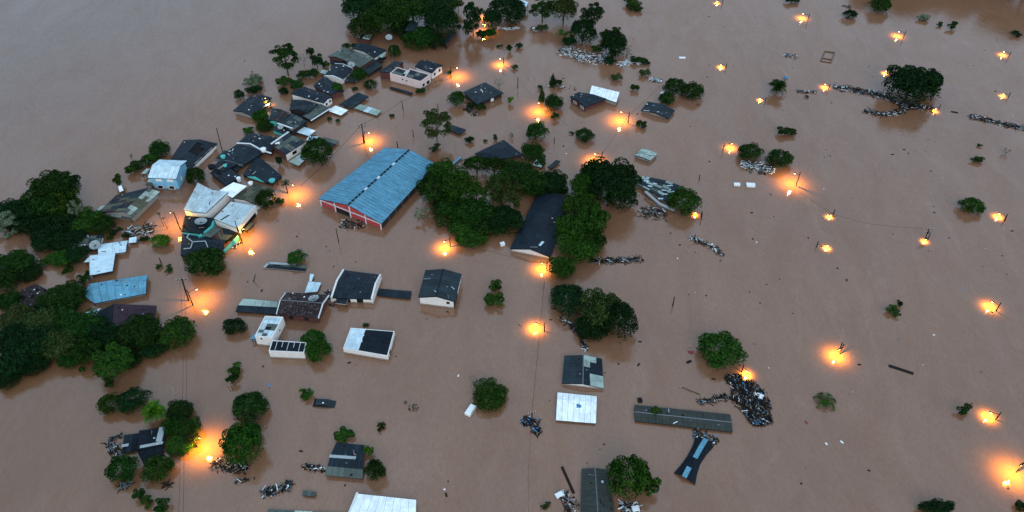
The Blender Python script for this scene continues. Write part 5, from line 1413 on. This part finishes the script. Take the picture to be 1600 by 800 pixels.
T(925, 376, 20, 26, 'broad', 'leaf_dark', 'darker tree at the right end of the barn row')
# central grove
T(693, 272, 26, 22, 'broad', 'leaf_mid', 'grove tree touching the back right corner of the hall', lift=2)
T(676, 296, 22, 26, 'broad', 'leaf_dark', 'dark grove tree overlapping the blue hall roof', lift=1)
T(745, 258, 24, 14, 'round', 'leaf_dark', 'smooth dark dome at the back of the grove', lift=1, name='tree')
T(772, 260, 26, 14, 'round', 'leaf_dark', 'second smooth dome at the back of the grove', lift=1, name='tree')
T(718, 292, 26, 28, 'broad', 'leaf_mid', 'tall leafy tree in the left middle of the grove', lift=2)
T(744, 302, 20, 22, 'airy', 'leaf_mid', 'open green tree near the centre of the grove', lift=2)
T(770, 298, 18, 24, 'airy', 'leaf_olive', 'olive thin tree near the centre of the grove', lift=2)
T(797, 306, 20, 26, 'airy', 'leaf_olive', 'dry-looking tree right of the grove centre', lift=2)
T(808, 268, 26, 18, 'broad', 'leaf_dark', 'leafy tree behind the dry-looking tree', lift=1)
T(829, 285, 26, 24, 'broad', 'leaf_dark', 'dark tree above the barn ridge', lift=1)
T(862, 284, 22, 20, 'broad', 'leaf_black', 'black tree at the right tip of the grove', lift=1)
T(872, 294, 16, 11, 'broad', 'leaf_dark', 'leafy skirt at the far end of the barn roof')
T(842, 294, 20, 13, 'broad', 'leaf_black', 'dark tree hiding the far end of the barn roof')
T(832, 238, 17, 15, 'broad', 'leaf_dark', 'tree at the right corner of the hipped roof by the grove')
T(846, 252, 14, 12, 'ragged', 'leaf_dark', 'low shrub right of the hipped roof by the grove')
T(700, 322, 26, 22, 'broad', 'leaf_dark', 'dark tree in the lower left of the grove')
T(740, 330, 26, 22, 'broad', 'leaf_dark', 'dark tree under the open green tree of the grove', lift=1)
T(765, 345, 34, 24, 'broad', 'leaf_dark', 'wide dark tree at the lower middle of the grove')
T(791, 345, 27, 24, 'broad', 'leaf_black', 'black-green tree at the lower right of the grove')
T(722, 352, 24, 18, 'broad', 'leaf_mid', 'mid green tree at the lower left edge of the grove')
T(737, 374, 24, 14, 'broad', 'leaf_mid', 'lowest bright tree of the grove near the glowing lamp')
T(688, 345, 14, 14, 'scrub', 'leaf_olive', 'yellowish scrub lit by the lamp below the grove')
T(662, 332, 18, 16, 'sparse', 'leaf_pale', 'wispy pale tree left of the grove near the hall wall', lift=.5)
T(783, 280, 20, 16, 'airy', 'leaf_mid', 'thin green tree at the back middle of the grove', lift=2)
# street and left bank
T(496, 239, 27, 25, 'round', 'leaf_dark', 'round street tree between white roofs and hall')
T(444, 88, 23, 24, 'airy', 'leaf_dark', 'tall open-crowned tree on the river side', lift=3.5)
T(485, 82, 8, 13, 'scrub', 'leaf_black', 'dark narrow tree on the river side', lift=2, name='tree')
T(494, 94, 13, 13, 'scrub', 'leaf_black', 'dark bushy tree below the narrow one on the river side', lift=1, name='tree')
T(508, 101, 8, 7, 'scrub', 'leaf_mid', 'green bush at the left of the grey-green roofs')
T(483, 115, 20, 11, 'scrub', 'leaf_dark', 'bank bushes left of the dark blue gable roof')
T(447, 127, 16, 10, 'scrub', 'leaf_mid', 'bright bank bushes under the open-crowned tree')
T(463, 132, 13, 10, 'scrub', 'leaf_dark', 'dark bush between the bank bushes and the white-walled roof')
T(443, 143, 8, 7, 'round', 'leaf_black', 'dark ball bush left of the white-walled dark roof')
T(398, 127, 18, 13, 'airy', 'leaf_pale', 'pale grey-green tree on the river bank')
T(394, 140, 16, 9, 'scrub', 'leaf_black', 'dark shrubs at the foot of the pale bank tree')
T(374, 149, 9, 9, 'round', 'leaf_black', 'small dark ball bush left of the lamp house')
T(561, 118, 13, 12, 'round', 'leaf_dark', 'round bush beside the slate lean-to')
T(579, 133, 11, 9, 'round', 'leaf_dark', 'dark round bush with a pale pole left of the drowned strip')
T(528, 141, 10, 13, 'round', 'leaf_mid', 'green oval bush on the dark blue gable roof')
T(554, 139, 6, 4, 'scrub', 'leaf_dark', 'low bush below the round bush by the lean-to')
T(541, 72, 8, 5, 'round', 'leaf_dark', 'small bush at the left of the upper street houses')
T(554, 72, 6, 5, 'scrub', 'leaf_black', 'small dark tuft behind the upper street houses')
T(616, 81, 11, 12, 'round', 'leaf_dark', 'round bush with a pale pole below the upper forest')
T(658, 141, 9, 6, 'scrub', 'leaf_dark', 'bush at the porch corner of the pink building')
T(702, 113, 5, 5, 'scrub', 'leaf_dark', 'small bush round a pole by the white walled house')
T(407, 182, 12, 13, 'broad', 'leaf_mid', 'leafy tree left of the turquoise wall')
T(414, 197, 13, 10, 'broad', 'leaf_dark', 'dark low tree against the turquoise wall')
T(390, 203, 11, 8, 'scrub', 'leaf_mid', 'bush behind the cluster of dark roofs')
T(515, 186, 4, 4, 'round', 'leaf_mid', 'tiny left bush in front of the white roof')
T(528, 189, 4, 4, 'round', 'leaf_mid', 'tiny right bush in front of the white roof')
T(436, 252, 10, 12, 'ragged', 'leaf_black', 'vines on the brick front of the flat grey building')
T(249, 234, 15, 14, 'broad', 'leaf_dark', 'tallest dark palm-leaved tree behind the torn dark roof')
T(238, 246, 22, 14, 'ragged', 'leaf_mid', 'leafy bank thicket left of the torn dark roof')
T(221, 256, 18, 12, 'scrub', 'leaf_dark', 'middle of the leafy bank thicket')
T(203, 266, 14, 12, 'ragged', 'leaf_mid', 'ragged bank thicket above the patchwork barn')
T(184, 283, 12, 14, 'ragged', 'leaf_mid', 'leftmost bank bush above the patchwork barn')
T(205, 244, 3, 6, 'sparse', 'leaf_dark', 'thin sapling sticking up from the bank thicket')
T(306, 276, 15, 16, 'round', 'leaf_dark', 'bushy tree right of the sky blue house')
T(416, 314, 17, 18, 'round', 'leaf_dark', 'round tree at the corner of the olive roof')
T(437, 313, 9, 7, 'scrub', 'leaf_dark', 'bush right of the tree by the olive roof')
T(251, 377, 17, 12, 'round', 'leaf_lime', 'bright lime dome bush in the street')
T(321, 411, 35, 25, 'round', 'leaf_dark', 'large round tree covering the corner of the turquoise house')
T(463, 404, 16, 14, 'round', 'leaf_mid', 'round bush over the pale framed drowned roof')
T(367, 511, 21, 14, 'round', 'leaf_black', 'dark oval bush left of the tall white box building')
T(489, 532, 22, 18, 'round', 'leaf_mid', 'upper half of the dense tree beside the six-panel roof')
T(497, 547, 21, 20, 'round', 'leaf_mid', 'lower half of the dense tree beside the six-panel roof')
T(367, 579, 19, 14, 'ragged', 'leaf_mid', 'ragged bush with a pale stick below the dark oval bush')
T(362, 590, 12, 12, 'ragged', 'leaf_dark', 'lower tuft of the ragged bush with the pale stick')
T(475, 617, 14, 12, 'ragged', 'leaf_mid', 'small scraggy bush above the sunken car')
T(646, 636, 9, 8, 'sparse', 'leaf_olive', 'faint olive twigs adrift above the striped small house')
T(634, 628, 4, 3, 'sparse', 'leaf_olive', 'tiny olive sprig left of the faint twigs')
T(597, 668, 9, 8, 'ragged', 'leaf_dark', 'small crooked shrub right of the striped small house')
T(772, 447, 13, 13, 'scrub', 'leaf_mid', 'upper of two green bushes right of the white gable house', name='bush')
T(773, 469, 17, 15, 'scrub', 'leaf_mid', 'lower of two green bushes right of the white gable house', name='bush')
T(571, 508, 6, 4, 'scrub', 'leaf_dark', 'tiny bush behind the white and black flat roof')
T(390, 637, 32, 26, 'round', 'leaf_dark', 'upper dark dense tree right of the orange lamp')
T(378, 695, 30, 32, 'broad', 'leaf_mid', 'lower bright tree with wreckage at its foot')
T(393, 674, 14, 14, 'broad', 'leaf_mid', 'small crown between the dense tree and the bright tree')
T(192, 733, 24, 23, 'round', 'leaf_dark', 'left smooth round bush at lower left', name='bush')
T(246, 733, 25, 22, 'round', 'leaf_mid', 'right smooth round bush at lower left', name='bush')
T(541, 680, 19, 15, 'scrub', 'leaf_mid', 'leafy bush behind the striped small house', name='bush')
T(576, 705, 9, 14, 'scrub', 'leaf_lime', 'lime bush at the right corner of the striped small house')
T(586, 736, 17, 22, 'round', 'leaf_dark', 'round dark tree right of the striped small house')
T(980, 748, 34, 38, 'round', 'leaf_mid', 'large round tree at the bottom beside the dark grey roof')
T(1012, 757, 21, 26, 'scrub', 'leaf_mid', 'loose brighter tree on the right of the large bottom tree', name='tree')
T(217, 773, 11, 12, 'scrub', 'leaf_dark', 'left bush of three by the bottom left edge')
T(233, 784, 12, 11, 'ragged', 'leaf_mid', 'middle bush of three by the bottom left edge')
T(253, 790, 14, 14, 'scrub', 'leaf_dark', 'right bush of three by the bottom left edge')
T(853, 790, 10, 7, 'ragged', 'leaf_dark', 'small dark weed clump near the bottom edge')
T(902, 788, 6, 12, 'sparse', 'leaf_olive', 'thin twigs against the bottom dark roof')
T(172, 632, 19, 18, 'round', 'leaf_mid', 'bright round tree at the left end of the lower left row')
T(207, 627, 28, 21, 'round', 'leaf_black', 'dark broad tree second in the lower left row')
T(280, 642, 20, 17, 'broad', 'leaf_dark', 'tree right of the fan palm')
T(296, 668, 17, 17, 'broad', 'leaf_mid', 'lamp-lit tree beside the orange glow, upper')
T(272, 666, 17, 17, 'broad', 'leaf_dark', 'dark tree behind the black striped roof')
T(282, 694, 21, 17, 'broad', 'leaf_mid', 'lamp-lit tree beside the orange glow, lower')
T(300, 686, 11, 14, 'broad', 'leaf_olive', 'yellow-lit tree at the edge of the orange glow')
T(246, 417, 7, 5, 'ragged', 'leaf_dark', 'left small shrub below the lime dome bush')
T(264, 420, 10, 7, 'ragged', 'leaf_mid', 'right small shrub below the lime dome bush')
T(226, 373, 10, 6, 'scrub', 'leaf_black', 'dark clump under the broken bluish sheets')
T(196, 368, 9, 7, 'ragged', 'leaf_black', 'dark twiggy bush left of the broken planks')
# left forest, upper
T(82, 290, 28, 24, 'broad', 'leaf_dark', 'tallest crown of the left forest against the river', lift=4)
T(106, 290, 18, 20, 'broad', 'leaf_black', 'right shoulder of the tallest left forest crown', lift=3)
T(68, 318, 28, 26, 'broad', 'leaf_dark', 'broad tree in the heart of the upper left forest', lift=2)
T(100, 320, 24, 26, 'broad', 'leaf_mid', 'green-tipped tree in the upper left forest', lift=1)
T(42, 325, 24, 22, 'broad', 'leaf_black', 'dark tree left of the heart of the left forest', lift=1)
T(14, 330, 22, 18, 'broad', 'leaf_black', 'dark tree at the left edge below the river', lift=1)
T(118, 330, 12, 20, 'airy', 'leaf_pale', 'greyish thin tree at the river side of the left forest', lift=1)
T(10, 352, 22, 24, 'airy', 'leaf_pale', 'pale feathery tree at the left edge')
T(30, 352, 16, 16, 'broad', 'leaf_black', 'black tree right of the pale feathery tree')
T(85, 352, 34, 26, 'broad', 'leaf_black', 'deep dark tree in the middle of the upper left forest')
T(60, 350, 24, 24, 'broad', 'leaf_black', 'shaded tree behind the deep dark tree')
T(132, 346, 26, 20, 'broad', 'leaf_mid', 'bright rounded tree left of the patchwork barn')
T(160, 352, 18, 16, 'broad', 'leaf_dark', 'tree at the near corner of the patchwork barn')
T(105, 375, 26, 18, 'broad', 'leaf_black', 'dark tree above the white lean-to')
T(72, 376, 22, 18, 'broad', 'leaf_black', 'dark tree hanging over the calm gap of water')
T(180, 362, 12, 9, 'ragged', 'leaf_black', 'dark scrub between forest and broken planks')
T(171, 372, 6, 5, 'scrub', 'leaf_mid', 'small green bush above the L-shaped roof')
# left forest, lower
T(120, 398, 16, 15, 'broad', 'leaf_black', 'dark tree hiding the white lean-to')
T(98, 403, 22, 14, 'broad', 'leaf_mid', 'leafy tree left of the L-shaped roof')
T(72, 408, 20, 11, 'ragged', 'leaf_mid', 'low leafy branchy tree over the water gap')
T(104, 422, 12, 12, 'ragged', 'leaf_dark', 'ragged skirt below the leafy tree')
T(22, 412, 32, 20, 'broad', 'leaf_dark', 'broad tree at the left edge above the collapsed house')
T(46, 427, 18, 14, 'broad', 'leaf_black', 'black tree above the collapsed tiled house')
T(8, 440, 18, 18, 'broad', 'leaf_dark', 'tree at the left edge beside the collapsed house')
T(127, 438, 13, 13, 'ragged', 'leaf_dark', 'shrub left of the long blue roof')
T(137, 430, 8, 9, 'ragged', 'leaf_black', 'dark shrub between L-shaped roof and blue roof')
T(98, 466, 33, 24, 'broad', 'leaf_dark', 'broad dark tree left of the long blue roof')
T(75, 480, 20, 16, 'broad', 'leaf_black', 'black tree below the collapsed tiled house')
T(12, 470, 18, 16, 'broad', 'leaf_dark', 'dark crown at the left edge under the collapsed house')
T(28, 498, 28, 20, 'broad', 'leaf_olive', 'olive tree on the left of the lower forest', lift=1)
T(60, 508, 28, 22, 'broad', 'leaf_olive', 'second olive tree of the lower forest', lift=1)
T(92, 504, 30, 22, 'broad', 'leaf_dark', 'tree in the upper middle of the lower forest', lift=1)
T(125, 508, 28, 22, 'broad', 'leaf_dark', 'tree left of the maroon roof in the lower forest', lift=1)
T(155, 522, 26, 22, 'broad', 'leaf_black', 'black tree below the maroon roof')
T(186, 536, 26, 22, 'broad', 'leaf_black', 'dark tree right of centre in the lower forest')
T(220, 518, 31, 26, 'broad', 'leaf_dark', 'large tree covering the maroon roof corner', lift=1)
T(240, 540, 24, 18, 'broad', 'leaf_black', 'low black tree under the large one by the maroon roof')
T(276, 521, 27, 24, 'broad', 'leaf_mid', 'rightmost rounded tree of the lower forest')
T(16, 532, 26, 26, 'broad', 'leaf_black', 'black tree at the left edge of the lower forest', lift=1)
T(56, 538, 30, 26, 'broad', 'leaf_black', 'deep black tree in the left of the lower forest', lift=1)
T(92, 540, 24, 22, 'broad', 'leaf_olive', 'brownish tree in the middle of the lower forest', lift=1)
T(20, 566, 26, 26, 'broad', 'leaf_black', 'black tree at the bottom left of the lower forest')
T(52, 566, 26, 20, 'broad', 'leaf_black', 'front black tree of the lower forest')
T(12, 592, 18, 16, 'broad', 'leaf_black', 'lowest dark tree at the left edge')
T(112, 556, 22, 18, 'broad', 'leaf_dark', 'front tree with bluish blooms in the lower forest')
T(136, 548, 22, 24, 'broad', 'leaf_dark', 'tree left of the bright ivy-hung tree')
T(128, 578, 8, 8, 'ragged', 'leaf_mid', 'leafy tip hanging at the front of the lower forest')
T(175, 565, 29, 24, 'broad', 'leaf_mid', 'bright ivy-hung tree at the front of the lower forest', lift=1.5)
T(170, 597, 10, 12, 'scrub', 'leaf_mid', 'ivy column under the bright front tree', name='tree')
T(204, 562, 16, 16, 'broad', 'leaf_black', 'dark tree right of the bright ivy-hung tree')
#  trees standing beyond the top edge, their dark reflections reach into the picture
for k, (x, y, rx, ry) in enumerate(((1385, -62, 40, 30), (1440, -66, 40, 34), (1500, -62, 40, 32), (1560, -66, 44, 38), (1620, -50, 44, 46))):
    T(x, y, rx, ry, 'broad', 'leaf_black', ('first', 'second', 'third', 'fourth', 'fifth')[k] + ' dark bank tree from the left beyond the top right edge', lift=2, group='bank trees beyond the top edge')

palm(241, 645, 20, 'leaf_lime', 'fan palm in the lower left row of trees', zc=2.2, n=40, wide=1, up=1.1)
palm(1290, 626, 20, 'leaf_mid', 'banana plant with splayed broken fronds in open water', zc=.5, n=7, wide=1, name='banana_plant', up=.05)
palm(1215, 138, 16, 'leaf_dark', 'lone palm in the upper right water', zc=1.8, n=38, wide=1, up=1.1)
palm(882, 54, 15, 'leaf_mid', 'bright green broad-fronded palm by the rubbish-ringed trees', zc=3.0, n=10, wide=1, name='palm_tree')
palm(446, 287, 9, 'leaf_dark', 'small palm between the black roof and a lamp', zc=3.0, n=14)
palm(248, 334, 4.5, 'leaf_dark', 'thin tall palm, left of two in the street', zc=4.0, n=9, trunk_r=.1)
palm(255, 341, 3.5, 'leaf_black', 'thin tall palm, right of two in the street', zc=3.4, n=8, trunk_r=.1)
palm(570, 183, 7, 'leaf_black', 'tuft of fronds behind the crossarm pole', zc=3.2, n=7, trunk_r=.08) if False else None
bare(780, 131, 11, 'leafless grey tree behind the hipped roof house', 3.2, 3, 2)
bare(473, 92, 12, 'leafless pale tree between the river side trees', 4.5, 5, 1, (.6, .2))
bare(1572, 238, 6, 'drowned leafless twigs in the right-hand water', 1.0, 6, 1)
bare(740, 596, 4, 'leafless twig tips behind the leafy round tree', 1.4, 8, 1)

# ================================================================ STREET LAMPS (head, mirror image)
L = lamp
L('lamp burning over the end of the dark roof by the river', (415, 153.5), (418, 178), (6, 3), .35, cone=110)
L('lamp left of the blue hall beside the crossarm pole', (576, 207.5), (579, 235), (-8, 2), 1.1)
L('lamp beside the small palm near the olive roof', (458, 289), (467, 322), (-12, -3), 1.0)
L('lamp in the side street left of the turquoise house', (267, 332), (280, 375), (6, 4), .9)
L('lamp on the street corner below the square pale roof', (380, 358), (392, 396), (-6, 2), .9)
L('lamp right of the leaning power pole, left of the drowned lean-to', (307, 452), (320, 489), (-13, 6), 1.0)
L('lamp glowing in front of the lowest grove tree', (694, 377.5), (696, 398), (9, -2), 1.0)
L('lamp under the tree at the barn gable', (846.6, 410.6), (846, 431), (8, 2), .9)
L('lamp with a round pool left of the black clump', (837, 505), (837, 522.5), (14, 4), 1.0)
L('lamp beside the big debris heap', (1168, 580), (1166, 592), (-6, -4), .8)
L('lamp with a wide pool in the lower right, its pole rising behind', (1311, 546), (1300, 567), (5, -3), 1.1)
L('upper lamp near the right edge in the lower half', (1551, 472), (1541.5, 487.5), (10, 6), .9)
L('lamp right of the sprawling shrub', (1548.6, 645), (1540, 658.5), (12, 4), .9)
L('lamp at the lower right corner of the picture', (1594, 727), (1573, 756), (6, -4), 1.3)
L('lamp against the pole with the white transformer at right', (1446, 374), (1442.5, 381), (5, -3), .7)
L('lamp right of the round green right-hand bush', (1562, 334), (1556, 344.5), (10, 5), .85)
L('upper of two lamps in the middle right water', (1297, 336), (1295, 343), (6, -4), .75)
L('lower of two lamps in the middle right water', (1293, 384), (1289, 392), (-16, -2), .75)
L('lamp with rippled reflection below the caught rubbish', (1242, 271), (1233, 303), (7, 3), 1.2)
L('lamp left of the two rubbish-joined bushes', (1143, 224.5), (1139, 239), (-12, 4), .85)
L('small lamp at the right foot of the wrecked roof tree', (1087, 332.5), (1086, 340), (9, 2), .35)
L('lamp left of the lone palm', (1188, 154), (1186, 159.5), (8, 3), .65)
L('lamp at the left tip of the long debris raft', (1290, 132), (1286, 142), (6, 3), .8)
L('lamp just left of the very large dark tree', (1384, 111), (1386, 118.5), (8, -2), .7)
L('lamp at the right foot of the very large dark tree', (1462, 170), (1458, 178.5), (6, -2), .75)
L('lamp in the right-hand water below the two palm-high lamps', (1568, 147), (1566, 154), (9, 2), .7)
L('lamp near the right edge in the upper water', (1569, 81), (1563, 91.5), (9, 4), .75)
L('lamp by driftwood near the top right', (1405, 49.5), (1399, 64), (9, 3), .8)
L('lamp near the top edge left of the small dome bush', (1255, 21.5), (1251, 36), (9, 4), .8)
L('lamp touching the top edge in the right half', (1121, 2), (1120, 9), (8, 2), .6)
L('lamp right of the white slab near the low shrubs', (1127, 101.5), (1125, 109.5), (8, 2), .75)
L('lamp between the brick house and the half sunk slate roof', (971, 175), (968, 203.5), (12, 4), 1.1)
L('lamp behind the tall black tree', (930, 240.5), (926, 264), (11, 1), 1.1)
L('lamp at the left of the lamp thicket', (841.6, 161), (840.7, 189), (10, -1), 1.1)
L('lamp on the pole right of the white walled house', (782, 92), (782, 111.6), (5, 2), .9)
L('lamp on the street right of the pink building', (714, 106), (715.6, 135), (-10, 2), 1.0)
L('lower of the twin lamps by the tall airy tree', (755, 38), (756, 63), (8, 2), .8)
L('upper of the twin lamps by the tall airy tree', (758, 17), (758, 40), (9, 2), .9)
L('lamp over the wide orange glow at lower left', (312, 684), (317, 717), (-12, -2), 1.7, cone=150)

# ================================================================ POLES
PT = {}
def PL(key, *a, **k): PT[key] = pole(*a, **k)[1]
PL('a', 'tall leaning pole in the river left of the dark cluster', (338, 200), (348, 238), r=.13)
PL('b', 'dark power pole with a three-bulb arm by the large round tree', (284, 436), (295, 470), ((.2, 2.6, .1),), r=.2)
PL('c', 'crossarm power pole with a white transformer left of the hall', (565, 194), (568.5, 224), ((.15, 3.0, .5), (.9, 2.6, .5)), r=.17, trafo=True)
PL('d', 'pole by the wire above the round street tree', (628, 158), (630, 172), r=.12)
PL('e', 'pole behind the tall thin tree', (684, 162), (685, 182), r=.13)
PL('f', 'short pole between hall and tall thin tree', (645, 203), (646, 214), r=.13)
PL('g', 'stub of a pole behind the back edge of the hall', (620, 221), (621.5, 231), r=.15)
PL('h', 'pole right of the leafless grey tree', (809, 121), (809, 138), r=.14)
PL('i', 'pole below the round dark tree, in open water', (866.5, 214), (866, 224), r=.12)
PL('j', 'pole inside the lamp thicket', (851, 156), (851.5, 176), r=.1, mat='concrete')
PL('k', 'lone short pole in the centre right water', (1054, 464), (1051, 478), r=.15)
PL('l', 'pole in the water in front of the hall', (525, 357), (529, 378), r=.12)
PL('m', 'pole right of the tree by the wrecked roof', (1097.5, 333), (1096, 343), r=.13)
PL('n', 'pole with driftwood in the middle water', (1086, 367), (1085.5, 375), ((.1, 1.8, .2),), r=.14)
PL('o', 'short pole left of the two white boxes', (1093.5, 273), (1092.5, 281), r=.13)
PL('p', 'pole with wreckage caught round it below the street wires', (831, 645), (832, 662), ((.1, 1.6, .3),), r=.15)
PL('q', 'pole crossed by the street wires above the round lamp pool', (850.5, 440), (850, 450), r=.06)
PL('r', 'pole with twin crossarms above the transformer lamp at right', (1451, 358), (1446, 373), ((.1, 2.4, .2), (.8, 1.6, .2)), r=.15, trafo=True)
PL('s', 'pole rising behind the wide lower right pool', (1316, 535), (1312, 547), r=.12)
PL('t', 'bent pole on the street beside the turquoise wall', (367, 345), (375, 374), r=.12)
PL('u', 'pale post in front of the round bush by the drowned strip', (577, 127), (578.5, 140), r=.1, mat='concrete')
PL('v', 'pale post in front of the round bush under the upper forest', (612, 74), (614, 92), r=.1, mat='concrete')
PL('w', 'stub of a pole left of the brown tiled house lean-to', (399, 429), (396, 440), r=.12)
PL('x', 'dark stub right of the small palm', (433, 281), (434, 289), r=.11)
PL('y', 'dark short post near the small shrubs in the side street', (249, 403), (252, 412), r=.14)
PL('z', 'pole by the driftwood at the upper right round lamp', (1573, 339), (1570, 346), r=.12)
# cables
W_ = wire
W_('double cable running from the bulb pole down to the bottom edge', [PT['b'], G(289, 560, 5), G(284, 700, 5), G(281, 830, 5)], .5, .035, ((-.35, 0), (.35, 0)))
W_('cable from the bulb pole up the side street', [PT['b'], G(262, 350, 6), G(255, 325, 6)], .5)
W_('street cable past the round street tree and crossarm pole to the pink building', [G(470, 290, 4), PT['c'], PT['d'] + Vector((0, 0, .1)), G(668, 134, 5), G(712, 108, 5)], .6, .05)
W_('cable along the street right of the debris pole', [PT['p'], PT['q'], G(846, 411, 3.5)], .5, .045)
W_('cable from the debris pole to the bottom edge', [PT['p'], G(826, 730, 3), G(826, 820, 3)], .5, .03)
W_('cable between wrecked roof and driftwood pole', [G(1040, 343, 1.0), PT['n']], .3)
W_('cable from the rippled lamp to the transformer pole', [G(1250, 300, 1.5), G(1300, 334, 1.5), G(1360, 350, 1.5), PT['r']], .12, .028)
W_('cable from the lamp behind the tall black tree to the brick house lamp', [G(940, 241, 3), G(965, 205, 3), G(983, 180, 3.4), G(1030, 135, 3)], .3, .04)
W_('cable between lamp thicket and leafless tree pole', [PT['h'], G(836, 155, 3), G(880, 190, 2.5), G(905, 205, 2)], .3, .03)
W_('cable from the grove lamp to the barn lamp', [G(703, 378, 2.6), G(770, 393, 2.2), G(846, 411, 2.6)], .4, .04)
W_('cable left of the barn toward the upper lamp pole', [G(795, 105, 3), PT['h']], .3, .03)
